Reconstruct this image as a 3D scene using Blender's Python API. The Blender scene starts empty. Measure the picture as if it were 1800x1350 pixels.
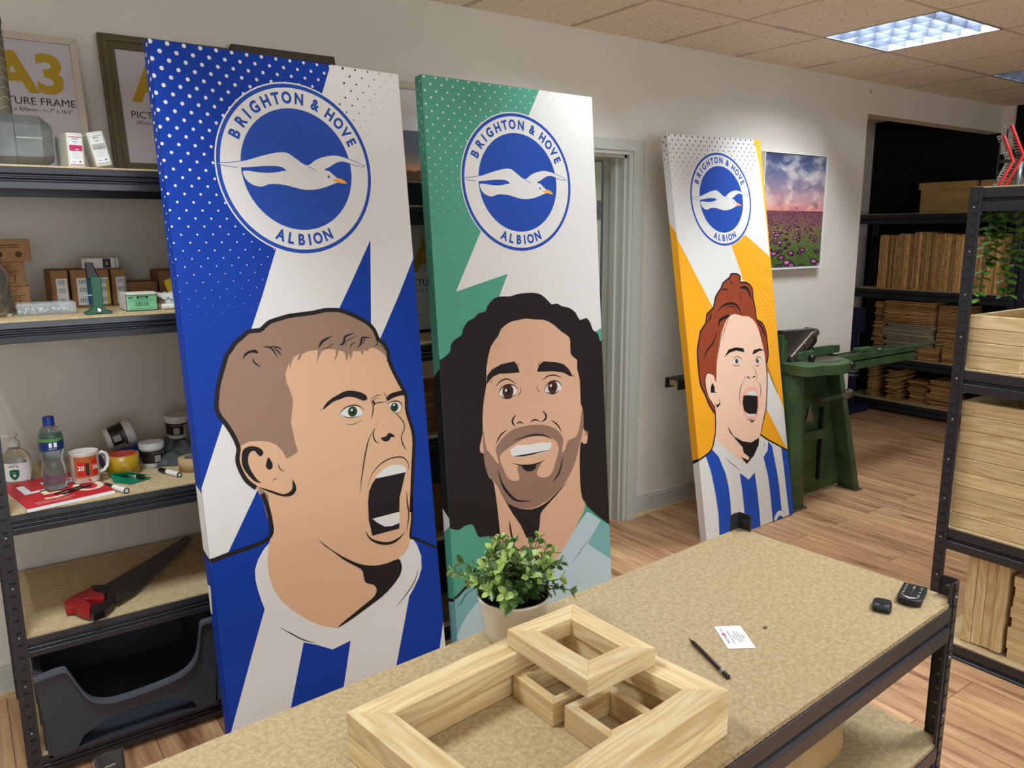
import bpy, math, random
from mathutils import Vector, Matrix
PI = math.pi
random.seed(7)
scene = bpy.context.scene
COL = scene.collection

# ---------------------------------------------------------------- camera
F, YAW, PITCH, ROLL, CD, CH = 1390.17, 0.6149, 0.1891, -0.0058, 3.1255, 1.6035
CAM = Vector((0, -CD, CH))
_f = Vector((math.sin(YAW)*math.cos(PITCH), math.cos(YAW)*math.cos(PITCH), -math.sin(PITCH)))
_r = Vector((math.cos(YAW), -math.sin(YAW), 0)); _u = _r.cross(_f)
RIGHT = math.cos(ROLL)*_r + math.sin(ROLL)*_u; UP = -math.sin(ROLL)*_r + math.cos(ROLL)*_u
cam_data = bpy.data.cameras.new('camera'); cam = bpy.data.objects.new('camera', cam_data); COL.objects.link(cam)
cam_data.sensor_width = 36.0; cam_data.lens = F/1800*36.0; cam_data.clip_start = .02
cam.matrix_world = Matrix(((RIGHT.x, UP.x, -_f.x, CAM.x), (RIGHT.y, UP.y, -_f.y, CAM.y), (RIGHT.z, UP.z, -_f.z, CAM.z), (0, 0, 0, 1)))
scene.camera = cam
scene.view_settings.view_transform = 'Standard'; scene.view_settings.look = 'None'
scene.view_settings.gamma = 1; scene.view_settings.use_curve_mapping = False
scene.view_settings.exposure = EXPOSURE = 0.30

def ray(px, py): return RIGHT*((px-900)/F) + UP*(-(py-675)/F) + _f
def on(px, py, axis, val):
    """point of the room seen at a place of the photograph, on the plane axis = val"""
    d = ray(px, py); return CAM + d*((val-CAM[axis])/d[axis])

# ---------------------------------------------------------------- world + ceiling lamps
CEIL = 2.569; GX, GY = 1.9641, -.548          # ceiling grid origin
world = bpy.data.worlds.new('world'); scene.world = world; world.use_nodes = True
world.node_tree.nodes['Background'].inputs[0].default_value = (.9, .92, 1, 1)
world.node_tree.nodes['Background'].inputs[1].default_value = .05
LAMPS = [(GX+2.1, GY-.3, 38), (GX+3.9, GY-.3, 5), (GX+.3, GY-.3, 21), (GX-2.1, GY-.9, 40), (GX+.9, GY-2.1, 46), (GX-.9, GY-2.7, 11), (GX-2.7, GY-3.9, 20)]
for x, y, e in LAMPS:
    for k in range(4):                            # one strip under each tube
        ld = bpy.data.lights.new('tube_light', 'AREA'); ld.shape = 'RECTANGLE'; ld.size = .03; ld.size_y = .54; ld.energy = e/4; ld.color = (.86, .95, 1.0)
        lo = bpy.data.objects.new('tube_light', ld); COL.objects.link(lo); lo.location = (x-.225+k*.15, y, CEIL+.084)
# frontal fill light, shaped as daylight through an added window behind the camera
wl = bpy.data.lights.new('added_window_fill', 'AREA'); wl.shape = 'RECTANGLE'; wl.size = 5.4; wl.size_y = 1.7; wl.energy = 104; wl.color = (.84, .94, 1.0)
wo = bpy.data.objects.new('added_window_fill', wl); COL.objects.link(wo); wo.location = (.8, -6.32, 1.55); wo.rotation_euler = (PI/2, 0, 0)

# ---------------------------------------------------------------- materials
def srgb(r, g, b):
    f = lambda c: (c/255/12.92 if c/255 <= .04045 else ((c/255+.055)/1.055)**2.4)
    return (f(r), f(g), f(b), 1)
MATS = {}
def mat(name, col, rough=.5, metal=0., spec=.5, emit=None, trans=0., ior=1.45, alpha=1., coat=0., subs=0.):
    if name in MATS: return MATS[name]
    m = bpy.data.materials.new(name); m.use_nodes = True; b = m.node_tree.nodes['Principled BSDF']
    if len(col) == 3: col = srgb(*col)
    b.inputs['Base Color'].default_value = col; b.inputs['Roughness'].default_value = rough; b.inputs['Metallic'].default_value = metal
    b.inputs['Specular IOR Level'].default_value = spec; b.inputs['IOR'].default_value = ior
    b.inputs['Transmission Weight'].default_value = trans; b.inputs['Alpha'].default_value = alpha; b.inputs['Coat Weight'].default_value = coat
    if emit: b.inputs['Emission Color'].default_value = emit[0]; b.inputs['Emission Strength'].default_value = emit[1]
    MATS[name] = m; return m
def nt(m): return m.node_tree.nodes, m.node_tree.links, m.node_tree.nodes['Principled BSDF']
def noise_mat(name, c1, c2, scale=(1, 1, 1), nscale=5., detail=4, rough=.6, bump=0., spec=.4, lo=.35, hi=.65, dist=0., c3=None, fine=None, metal=0., rot=(0, 0, 0), coords='Object'):
    """two-colour procedural noise, stretched by scale; an optional finer speckle on top"""
    m = mat(name, c1, rough, metal, spec); n, l, b = nt(m)
    tc = n.new('ShaderNodeTexCoord'); mp = n.new('ShaderNodeMapping'); mp.inputs['Scale'].default_value = scale; mp.inputs['Rotation'].default_value = rot
    l.new(tc.outputs[coords], mp.inputs[0])
    no = n.new('ShaderNodeTexNoise'); no.inputs['Scale'].default_value = nscale; no.inputs['Detail'].default_value = detail; no.inputs['Distortion'].default_value = dist
    l.new(mp.outputs[0], no.inputs['Vector'])
    r = n.new('ShaderNodeValToRGB'); e = r.color_ramp.elements
    e[0].position = lo; e[0].color = srgb(*c1); e[1].position = hi; e[1].color = srgb(*c2)
    if c3: x = e.new((lo+hi)/2); x.color = srgb(*c3)
    l.new(no.outputs[0], r.inputs[0]); out = r.outputs[0]
    if fine:
        n2 = n.new('ShaderNodeTexNoise'); n2.inputs['Scale'].default_value = fine[0]; n2.inputs['Detail'].default_value = 3; l.new(mp.outputs[0] if len(fine) < 4 else tc.outputs[coords], n2.inputs['Vector'])
        r2 = n.new('ShaderNodeValToRGB'); q = r2.color_ramp.elements; q[0].position = .38; q[0].color = (fine[1],)*3+(1,); q[1].position = .62; q[1].color = (fine[2],)*3+(1,)
        l.new(n2.outputs[0], r2.inputs[0]); mx = n.new('ShaderNodeMix'); mx.data_type = 'RGBA'; mx.blend_type = 'MULTIPLY'; mx.inputs[0].default_value = 1
        l.new(out, mx.inputs[6]); l.new(r2.outputs[0], mx.inputs[7]); out = mx.outputs[2]
    l.new(out, b.inputs['Base Color'])
    if bump:
        bp = n.new('ShaderNodeBump'); bp.inputs['Strength'].default_value = bump; bp.inputs['Distance'].default_value = .002; l.new(no.outputs[0], bp.inputs['Height']); l.new(bp.outputs[0], b.inputs['Normal'])
    return m
def pine(name, axis, base=(227, 205, 160), dark=(198, 164, 112), vr=(.86, 1.08)):
    """pine: rings of a distorted wave stretched along the grain axis, shifted per object"""
    m = mat(name, base, .5, 0, .35); n, l, b = nt(m)
    tc = n.new('ShaderNodeTexCoord'); oi = n.new('ShaderNodeObjectInfo'); ad = n.new('ShaderNodeVectorMath'); ad.operation = 'ADD'
    sc = n.new('ShaderNodeVectorMath'); sc.operation = 'SCALE'; sc.inputs['Scale'].default_value = 7.3
    cb = n.new('ShaderNodeCombineXYZ'); [l.new(oi.outputs['Random'], cb.inputs[i]) for i in range(3)]
    l.new(cb.outputs[0], sc.inputs[0]); l.new(tc.outputs['Object'], ad.inputs[0]); l.new(sc.outputs[0], ad.inputs[1])
    mp = n.new('ShaderNodeMapping'); s = [9., 9., 9.]; s[axis] = .9; mp.inputs['Scale'].default_value = s; l.new(ad.outputs[0], mp.inputs[0])
    n1 = n.new('ShaderNodeTexNoise'); n1.inputs['Scale'].default_value = 1.6; n1.inputs['Detail'].default_value = 2; l.new(mp.outputs[0], n1.inputs['Vector'])
    mm = n.new('ShaderNodeMath'); mm.operation = 'MULTIPLY'; mm.inputs[1].default_value = 75; l.new(n1.outputs[0], mm.inputs[0])
    sn = n.new('ShaderNodeMath'); sn.operation = 'SINE'; l.new(mm.outputs[0], sn.inputs[0])
    n2 = n.new('ShaderNodeTexNoise'); n2.inputs['Scale'].default_value = 9; n2.inputs['Detail'].default_value = 5; l.new(mp.outputs[0], n2.inputs['Vector'])
    a2 = n.new('ShaderNodeMath'); a2.operation = 'MULTIPLY_ADD'; a2.inputs[1].default_value = .17; a2.inputs[2].default_value = .1; l.new(sn.outputs[0], a2.inputs[0])
    a3 = n.new('ShaderNodeMath'); a3.operation = 'ADD'; l.new(a2.outputs[0], a3.inputs[0]); l.new(n2.outputs[0], a3.inputs[1])
    r = n.new('ShaderNodeValToRGB'); e = r.color_ramp.elements; e[0].position = .35; e[0].color = srgb(*base); e[1].position = 1.0; e[1].color = srgb(*dark)
    l.new(a3.outputs[0], r.inputs[0])
    hv = n.new('ShaderNodeHueSaturation'); mr = n.new('ShaderNodeMapRange'); mr.inputs[3].default_value = vr[0]; mr.inputs[4].default_value = vr[1]
    l.new(oi.outputs['Random'], mr.inputs[0]); l.new(mr.outputs[0], hv.inputs['Value']); l.new(r.outputs[0], hv.inputs['Color']); l.new(hv.outputs[0], b.inputs['Base Color'])
    return m
PINE = [pine('pine_grain_x', 0), pine('pine_grain_y', 1), pine('pine_grain_z', 2)]
SLAT = [pine('slat_grain_x', 0, (205, 165, 105), (160, 112, 58), (.62, 1.22)), pine('slat_grain_y', 1, (205, 165, 105), (160, 112, 58), (.62, 1.22)), pine('slat_grain_z', 2, (205, 165, 105), (150, 100, 50), (.42, 1.45))]  # same pine, more orange; dim light of the store is put into the darker colour
M_STEEL = mat('black_steel', (40, 41, 47), .33, .0, .7)
M_SLOT = mat('slot_black', (8, 8, 9), .7)
M_RIVET = mat('rivet', (170, 165, 155), .4, .6)
M_MDF = noise_mat('mdf_board', (192, 168, 126), (208, 186, 146), (1, 1, 1), 60, 5, .6, 0, .25, fine=(260, .88, 1.05))
M_CHIP = noise_mat('chipboard', (168, 146, 108), (186, 166, 128), (1, 1, 1), 95, 6, .5, .05, .3, .36, .64, fine=(330, .86, 1.08))
M_EDGE = noise_mat('board_edge', (120, 98, 66), (180, 156, 116), (1, 1, 1), 260, 3, .8)
M_WALL = noise_mat('wall_paint', (216, 210, 199), (222, 215, 204), (1, 1, 1), 2, 2, .75, .15, .2)
M_GLOSSW = mat('grey_white_gloss_paint', (188, 190, 180), .4)
M_BLACKW = mat('black_wall_paint', (22, 22, 18), .85, 0, .15)
M_BLACK = mat('black_plastic', (20, 20, 22), .4)
M_WHITE = mat('white_plastic', (232, 230, 225), .45)
M_PAPER = mat('white_paper', (235, 235, 235), .8)
M_INK = mat('ink_black', (28, 26, 28), .8)
M_CARD = noise_mat('cardboard', (150, 112, 76), (166, 126, 88), (1, 1, 1), 30, 3, .85, 0, .15)
M_METAL = mat('bare_metal', (170, 172, 175), .3, 1.)
M_GREEN = noise_mat('machine_green', (50, 74, 46), (68, 94, 60), (1, 1, 1), 7, 5, .45, .1, .4)
M_GREYM = mat('machined_grey', (118, 108, 98), .35, .7)

# ---------------------------------------------------------------- mesh builder
class MB:
    def __init__(s): s.v = []; s.f = []; s.m = []; s.s = []; s.mats = []
    def mi(s, m):
        if m not in s.mats: s.mats.append(m)
        return s.mats.index(m)
    def add(s, vs, fs, m, smooth=False, M=None):
        o = len(s.v); s.v += [tuple((M @ Vector(v)) if M else v) for v in vs]; k = s.mi(m)
        for f in fs: s.f.append([o+i for i in f]); s.m.append(k); s.s.append(smooth)
        return s
    def box(s, x0, y0, z0, x1, y1, z1, m, M=None):
        if x0 > x1: x0, x1 = x1, x0
        if y0 > y1: y0, y1 = y1, y0
        if z0 > z1: z0, z1 = z1, z0
        vs = [(x0, y0, z0), (x1, y0, z0), (x1, y1, z0), (x0, y1, z0), (x0, y0, z1), (x1, y0, z1), (x1, y1, z1), (x0, y1, z1)]
        return s.add(vs, [(0, 3, 2, 1), (4, 5, 6, 7), (0, 1, 5, 4), (1, 2, 6, 5), (2, 3, 7, 6), (3, 0, 4, 7)], m, False, M)
    def lathe(s, prof, m, n=28, M=None, smooth=True, caps=True):
        vs = []; fs = []
        for r, z in prof:
            for i in range(n): a = 2*PI*i/n; vs.append((r*math.cos(a), r*math.sin(a), z))
        for j in range(len(prof)-1):
            for i in range(n): k = (i+1) % n; fs.append((j*n+i, j*n+k, (j+1)*n+k, (j+1)*n+i))
        s.add(vs, fs, m, smooth, M)
        if caps:
            for j, up in ((0, False), (len(prof)-1, True)):
                r, z = prof[j]
                if r > 1e-4:
                    ring = [(r*math.cos(2*PI*i/n), r*math.sin(2*PI*i/n), z) for i in range(n)]
                    s.add(ring, [tuple(range(n)) if up else tuple(range(n-1, -1, -1))], m, False, M)
        return s
    def cyl(s, r, z0, z1, m, n=24, M=None, r2=None): return s.lathe([(r, z0), (r2 if r2 is not None else r, z1)], m, n, M)
    def tube(s, pts, r, m, n=8, M=None, smooth=True):
        pts = [Vector(p) for p in pts]; R = r if isinstance(r, (list, tuple)) else [r]*len(pts); vs = []; fs = []
        t = (pts[1]-pts[0]).normalized(); a = t.orthogonal().normalized()
        for i, p in enumerate(pts):
            t = (pts[min(i+1, len(pts)-1)]-pts[max(i-1, 0)]).normalized(); a = (a-t*a.dot(t)).normalized(); b = t.cross(a)
            for k in range(n): an = 2*PI*k/n; vs.append(tuple(p+(a*math.cos(an)+b*math.sin(an))*R[i]))
        for i in range(len(pts)-1):
            for k in range(n): j = (k+1) % n; fs.append((i*n+k, i*n+j, (i+1)*n+j, (i+1)*n+k))
        s.add(vs, fs, m, smooth, M)
        s.add(vs[:n], [tuple(range(n-1, -1, -1))], m, False, M); s.add(vs[-n:], [tuple(range(n))], m, False, M)
        return s
    def prism(s, poly, z0, z1, m, M=None, smooth=False):
        """polygon in xy (counter-clockwise) extruded from z0 to z1"""
        n = len(poly); vs = [(x, y, z0) for x, y in poly]+[(x, y, z1) for x, y in poly]
        A = sum(poly[i][0]*poly[(i+1) % n][1]-poly[(i+1) % n][0]*poly[i][1] for i in range(n))
        fs = [tuple(range(n-1, -1, -1)), tuple(range(n, 2*n))]+[(i, (i+1) % n, n+(i+1) % n, n+i) for i in range(n)]
        if A < 0: fs = [tuple(reversed(f)) for f in fs]
        return s.add(vs, fs, m, smooth, M)
    def poly(s, pts, m, M=None): return s.add([tuple(p) for p in pts], [tuple(range(len(pts)))], m, False, M)
    def text(s, txt, m, size=.02, M=None, bold=0., align='CENTER', squeeze=1.):
        vs, fs = glyphs(txt, bold, align); return s.add([(x*size*squeeze, y*size, 0) for x, y in vs], fs, m, False, M)
    def build(s, name, parent=None, bevel=0., seg=2, auto=False):
        me = bpy.data.meshes.new(name); me.from_pydata(s.v, [], s.f)
        for m in s.mats: me.materials.append(m)
        me.polygons.foreach_set('material_index', s.m); me.polygons.foreach_set('use_smooth', s.s); me.update()
        o = bpy.data.objects.new(name, me); COL.objects.link(o)
        if parent: o.parent = parent
        if bevel:
            b = o.modifiers.new('bevel', 'BEVEL'); b.width = bevel; b.segments = seg; b.limit_method = 'ANGLE'; b.angle_limit = .6
        return o
_G = {}
def glyphs(txt, bold=0., align='CENTER'):
    key = (txt, bold, align)
    if key not in _G:
        c = bpy.data.curves.new('t', 'FONT'); c.body = txt; c.size = 1; c.align_x = align; c.align_y = 'CENTER'; c.offset = bold; c.resolution_u = 4
        o = bpy.data.objects.new('t', c); COL.objects.link(o); bpy.context.view_layer.update()
        dg = bpy.context.evaluated_depsgraph_get(); e = o.evaluated_get(dg); me = e.to_mesh()
        _G[key] = ([(v.co.x, v.co.y) for v in me.vertices], [tuple(p.vertices) for p in me.polygons])
        e.to_mesh_clear(); bpy.data.objects.remove(o); bpy.data.curves.remove(c)
    return _G[key]
def T(x=0, y=0, z=0): return Matrix.Translation((x, y, z))
def Rx(a): return Matrix.Rotation(a, 4, 'X')
def Ry(a): return Matrix.Rotation(a, 4, 'Y')
def Rz(a): return Matrix.Rotation(a, 4, 'Z')
FRONT = Rx(PI/2)                                    # text in xy -> upright, readable from -y
def thing(name, label, cat, loc=(0, 0, 0), rz=0, group=None, rot=None):
    o = bpy.data.objects.new(name, None); COL.objects.link(o); o.empty_display_size = .05
    o.location = loc; o.rotation_euler = rot or (0, 0, rz); return tag(o, label, cat, group)
def tag(o, label, cat, group=None, loc=None, rz=None):
    o['label'] = label; o['category'] = cat
    if group: o['group'] = group
    if loc is not None: o.location = loc
    if rz is not None: o.rotation_euler = (0, 0, rz)
    return o
def struct(o): o['kind'] = 'structure'; return o
def place(o, loc=None, rz=None, rot=None):
    if loc is not None: o.location = loc
    if rz is not None: o.rotation_euler = (0, 0, rz)
    if rot is not None: o.rotation_euler = rot
    return o
def dup(root, label, loc=None, rz=None, rot=None, group=None):
    r = root.copy(); COL.objects.link(r)
    for ch in list(root.children):
        c = ch.copy(); COL.objects.link(c); c.parent = r
        for g in list(ch.children): d = g.copy(); COL.objects.link(d); d.parent = c
    r['label'] = label
    if group: r['group'] = group
    return place(r, loc, rz, rot)
def spline(pts, closed=False, k=5):
    """Catmull-Rom through 2-D points"""
    n = len(pts); out = []
    for i in range(n if closed else n-1):
        p0, p1, p2, p3 = (pts[(i-1) % n], pts[i], pts[(i+1) % n], pts[(i+2) % n]) if closed else (pts[max(i-1, 0)], pts[i], pts[i+1], pts[min(i+2, n-1)])
        for j in range(k):
            t = j/k; out.append(tuple(.5*((2*p1[a])+(-p0[a]+p2[a])*t+(2*p0[a]-5*p1[a]+4*p2[a]-p3[a])*t*t+(-p0[a]+3*p1[a]-3*p2[a]+p3[a])*t**3) for a in range(len(p1))))
    if not closed: out.append(tuple(pts[-1]))
    return out
# ================================================================ the room
def floor_mat():
    m = mat('floor_planks', (168, 126, 88), .42, 0, .4); n, l, b = nt(m)
    tc = n.new('ShaderNodeTexCoord'); mp = n.new('ShaderNodeMapping'); mp.inputs['Rotation'].default_value = (0, 0, PI/2); l.new(tc.outputs['Object'], mp.inputs[0])
    br = n.new('ShaderNodeTexBrick'); br.inputs['Scale'].default_value = 1; br.inputs['Brick Width'].default_value = 1.2; br.inputs['Row Height'].default_value = .19
    br.inputs['Mortar Size'].default_value = .0012; br.inputs['Mortar Smooth'].default_value = 0; br.offset = .37; br.inputs['Bias'].default_value = 0
    br.inputs['Color1'].default_value = (.35, .35, .35, 1); br.inputs['Color2'].default_value = (.75, .75, .75, 1); br.inputs['Mortar'].default_value = (.0, .0, .0, 1)
    l.new(mp.outputs[0], br.inputs['Vector'])
    m2 = n.new('ShaderNodeMapping'); m2.inputs['Scale'].default_value = (9, .8, 1); l.new(tc.outputs['Object'], m2.inputs[0])
    sp = n.new('ShaderNodeVectorMath'); sp.operation = 'MULTIPLY_ADD'; l.new(br.outputs['Color'], sp.inputs[0]); sp.inputs[1].default_value = (6, 9, 3); l.new(m2.outputs[0], sp.inputs[2])
    no = n.new('ShaderNodeTexNoise'); no.inputs['Scale'].default_value = 2.2; no.inputs['Detail'].default_value = 7; no.inputs['Roughness'].default_value = .62; no.inputs['Distortion'].default_value = .6; l.new(sp.outputs[0], no.inputs['Vector'])
    r = n.new('ShaderNodeValToRGB'); e = r.color_ramp.elements; e[0].position = .30; e[0].color = srgb(122, 82, 58); e[1].position = .72; e[1].color = srgb(212, 174, 130)
    x = e.new(.44); x.color = srgb(172, 128, 94); x = e.new(.58); x.color = srgb(192, 150, 110)
    l.new(no.outputs[0], r.inputs[0])
    hs = n.new('ShaderNodeHueSaturation'); mr = n.new('ShaderNodeMapRange'); mr.inputs[1].default_value = .3; mr.inputs[2].default_value = .8; mr.inputs[3].default_value = .9; mr.inputs[4].default_value = 1.08
    l.new(br.outputs['Color'], mr.inputs[0]); l.new(mr.outputs[0], hs.inputs['Value']); l.new(r.outputs[0], hs.inputs['Color'])
    mx = n.new('ShaderNodeMix'); mx.data_type = 'RGBA'; l.new(br.outputs['Fac'], mx.inputs[0]); l.new(hs.outputs[0], mx.inputs[6]); mx.inputs[7].default_value = srgb(84, 56, 40); l.new(mx.outputs[2], b.inputs['Base Color'])
    return m
XL, YF, XR, YB = -2.6, -6.2, 7.06, 1.10
struct(MB().box(XL, YF, -.1, XR, 3.0, 0, floor_mat()).build('floor'))

def ceiling_mat():
    m = mat('ceiling_tiles', (196, 180, 160), .9, 0, .1); n, l, b = nt(m)
    tc = n.new('ShaderNodeTexCoord'); sx = n.new('ShaderNodeSeparateXYZ'); l.new(tc.outputs['Object'], sx.inputs[0]); masks = []
    for i, o in ((0, GX), (1, GY)):
        a = n.new('ShaderNodeMath'); a.operation = 'SUBTRACT'; a.inputs[1].default_value = o-.3-60; l.new(sx.outputs[i], a.inputs[0])
        w = n.new('ShaderNodeMath'); w.operation = 'MODULO'; w.inputs[1].default_value = .6; l.new(a.outputs[0], w.inputs[0])
        c = n.new('ShaderNodeMath'); c.operation = 'SUBTRACT'; c.inputs[1].default_value = .3; l.new(w.outputs[0], c.inputs[0])
        d = n.new('ShaderNodeMath'); d.operation = 'ABSOLUTE'; l.new(c.outputs[0], d.inputs[0])
        masks.append(d)
    mn = n.new('ShaderNodeMath'); mn.operation = 'MINIMUM'; l.new(masks[0].outputs[0], mn.inputs[0]); l.new(masks[1].outputs[0], mn.inputs[1])
    lt = n.new('ShaderNodeMath'); lt.operation = 'LESS_THAN'; lt.inputs[1].default_value = .011; l.new(mn.outputs[0], lt.inputs[0])
    gp = n.new('ShaderNodeMath'); gp.operation = 'COMPARE'; gp.inputs[1].default_value = .0125; gp.inputs[2].default_value = .0015; l.new(mn.outputs[0], gp.inputs[0])
    big = n.new('ShaderNodeTexNoise'); big.inputs['Scale'].default_value = 1.1; l.new(tc.outputs['Object'], big.inputs['Vector'])
    gt = n.new('ShaderNodeMath'); gt.operation = 'GREATER_THAN'; gt.inputs[1].default_value = .53; l.new(big.outputs[0], gt.inputs[0])
    gm = n.new('ShaderNodeMath'); gm.operation = 'MULTIPLY'; l.new(gp.outputs[0], gm.inputs[0]); l.new(gt.outputs[0], gm.inputs[1])
    fl = n.new('ShaderNodeTexNoise'); fl.inputs['Scale'].default_value = 55; fl.inputs['Detail'].default_value = 5; l.new(tc.outputs['Object'], fl.inputs['Vector'])
    r = n.new('ShaderNodeValToRGB'); e = r.color_ramp.elements; e[0].position = .30; e[0].color = srgb(190, 172, 152); e[1].position = .40; e[1].color = srgb(240, 226, 208); l.new(fl.outputs[0], r.inputs[0])
    m1 = n.new('ShaderNodeMix'); m1.data_type = 'RGBA'; l.new(lt.outputs[0], m1.inputs[0]); l.new(r.outputs[0], m1.inputs[6]); m1.inputs[7].default_value = srgb(206, 192, 174)
    m2 = n.new('ShaderNodeMix'); m2.data_type = 'RGBA'; l.new(gm.outputs[0], m2.inputs[0]); l.new(m1.outputs[2], m2.inputs[6]); m2.inputs[7].default_value = srgb(40, 32, 24); l.new(m2.outputs[2], b.inputs['Base Color'])
    return m
# the ceiling is cut out where the light panels sit
cb = MB(); cm = ceiling_mat()
xs = sorted({XL, XR} | {round(x-.3, 4) for x, y, e in LAMPS} | {round(x+.3, 4) for x, y, e in LAMPS})
ys = sorted({YF, 3.0} | {round(y-.3, 4) for x, y, e in LAMPS} | {round(y+.3, 4) for x, y, e in LAMPS})
for i in range(len(xs)-1):
    for j in range(len(ys)-1):
        cx, cy = (xs[i]+xs[i+1])/2, (ys[j]+ys[j+1])/2
        if any(abs(cx-x) < .3 and abs(cy-y) < .3 for x, y, e in LAMPS): continue
        cb.add([(xs[i], ys[j], CEIL), (xs[i+1], ys[j], CEIL), (xs[i+1], ys[j+1], CEIL), (xs[i], ys[j+1], CEIL)], [(3, 2, 1, 0)], cm)
cb.box(XL, YF, CEIL+.14, XR, 3.0, CEIL+.2, M_WALL)
struct(cb.build('ceiling'))

# back wall with a door opening and the opening to the store
DL, DR, DH = 2.10, 2.95, 2.0
OX, OH, WT = 5.122, 2.368, .12
wb = MB()
wb.box(XL, 0, 0, DL, WT, CEIL, M_WALL).box(DL, 0, DH, DR, WT, CEIL, M_WALL).box(DR, 0, 0, OX, WT, CEIL, M_WALL).box(OX, 0, OH, XR, WT, CEIL, M_WALL)
struct(wb.build('wall_back'))
struct(MB().box(7.03, -.085, 2.2, XR, 0, CEIL, M_WALL).build('trim_1'))
struct(MB().box(XL-.1, YF, 0, XL, 3, CEIL, M_WALL).build('wall_left'))
WX0, WX1, WZ0, WZ1 = -1.9, 3.5, .7, 2.4  # opening and frame of a window added for the soft fill light
struct(MB().box(XL, YF-.1, 0, WX0, YF, CEIL, M_WALL).box(WX1, YF-.1, 0, XR, YF, CEIL, M_WALL).box(WX0, YF-.1, 0, WX1, YF, WZ0, M_WALL).box(WX0, YF-.1, WZ1, WX1, YF, CEIL, M_WALL).build('wall_front'))
b = MB()
for x in (WX0, -.55, .80, 2.15, WX1-.05): b.box(x, YF-.08, WZ0, x+.05, YF-.03, WZ1, M_WHITE)
b.box(WX0, YF-.08, WZ0, WX1, YF-.03, WZ0+.05, M_WHITE).box(WX0, YF-.08, WZ1-.05, WX1, YF-.03, WZ1, M_WHITE); struct(b.build('added_window_1'))
struct(MB().box(XR, YF, 0, XR+.1, 3, CEIL, M_BLACKW).build('wall_right'))
struct(MB().box(4.6, YB, 0, XR, YB+.1, CEIL, M_WALL).build('wall_store'))
struct(MB().box(4.5, WT, 0, 4.6, YB+.1, CEIL, M_WALL).build('wall_store_side'))
for nm, x0, x1 in (('baseboard_left', XL, DL-.1), ('baseboard_back', DR+.105, OX)):
    b = MB().box(x0, -.014, .018, x1, 0, .105, M_GLOSSW).box(x0, -.009, .105, x1, 0, .118, M_GLOSSW)
    b.box(x0, -.022, 0, x1, 0, .018, PINE[0]); struct(b.build(nm))
# door: architrave, lining, leaf swung into the lobby
fr = MB()
for x0, x1, i0, i1 in ((DL-.105, DL+.005, DL-.085, DL-.02), (DR-.005, DR+.105, DR+.02, DR+.085)): fr.box(x0, -.022, 0, x1, -.0004, DH-.005, M_GLOSSW); fr.box(i0, -.031, 0, i1, -.022, DH+.015, M_GLOSSW)
fr.box(DL-.105, -.022, DH-.005, DR+.105, -.0004, DH+.07, M_GLOSSW).box(DL-.085, -.031, DH+.015, DR+.085, -.022, DH+.05, M_GLOSSW)
for x0, x1 in ((DL, DL+.02), (DR-.02, DR)): fr.box(x0, 0, 0, x1, .16, DH, M_GLOSSW)
fr.box(DL, 0, DH-.02, DR, .16, DH, M_GLOSSW).box(DL+.02, .05, 0, DL+.035, .09, DH-.02, M_GLOSSW).box(DR-.035, .05, 0, DR-.02, .09, DH-.02, M_GLOSSW)
struct(fr.build('trim_2'))
M_DOOR = mat('door_paint', (176, 186, 158), .45)
dl = struct(MB().box(0, 0, .01, .04, .80, DH-.03, M_DOOR).build('door_1', bevel=.002)); place(dl, (DR-.065, .17, 0), .0)
hg = MB()
for z in (.25, 1.02, 1.72): hg.cyl(.008, z-.05, z+.05, M_METAL, 12, T(-.005, -.008, 0)); hg.box(-.006, -.004, z-.05, .0, .05, z+.05, M_METAL); hg.box(.0, -.003, z-.05, .035, 0, z+.05, M_METAL)
hg.build('hinge', dl)
bolt = MB().box(-.012, .34, 1.05, 0, .372, DH-.3, mat('dark_bolt', (96, 92, 80), .4, .5)).box(-.016, .325, 1.5, 0, .39, 1.62, M_METAL).box(-.014, .345, 1.76, 0, .365, 1.81, M_WHITE)
bolt.build('bolt', dl)
struct(MB().box(1.4, 2.2, 0, 4.5, 2.3, CEIL, mat('lobby_green', (196, 206, 180), .7)).box(1.3, WT, 0, 1.4, 2.3, CEIL, M_WALL).build('wall_lobby'))
ll = bpy.data.lights.new('lobby_lamp', 'AREA'); ll.size = .5; ll.energy = 9; ll.color = (.95, 1, .9)
lo = bpy.data.objects.new('lobby_lamp', ll); COL.objects.link(lo); lo.location = (2.8, 1.2, CEIL-.05)
# little wall anchor line near the header
struct(MB().box(5.13, -.0015, 2.49, 5.134, 0, 2.53, M_SLOT).build('trim_3'))

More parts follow.
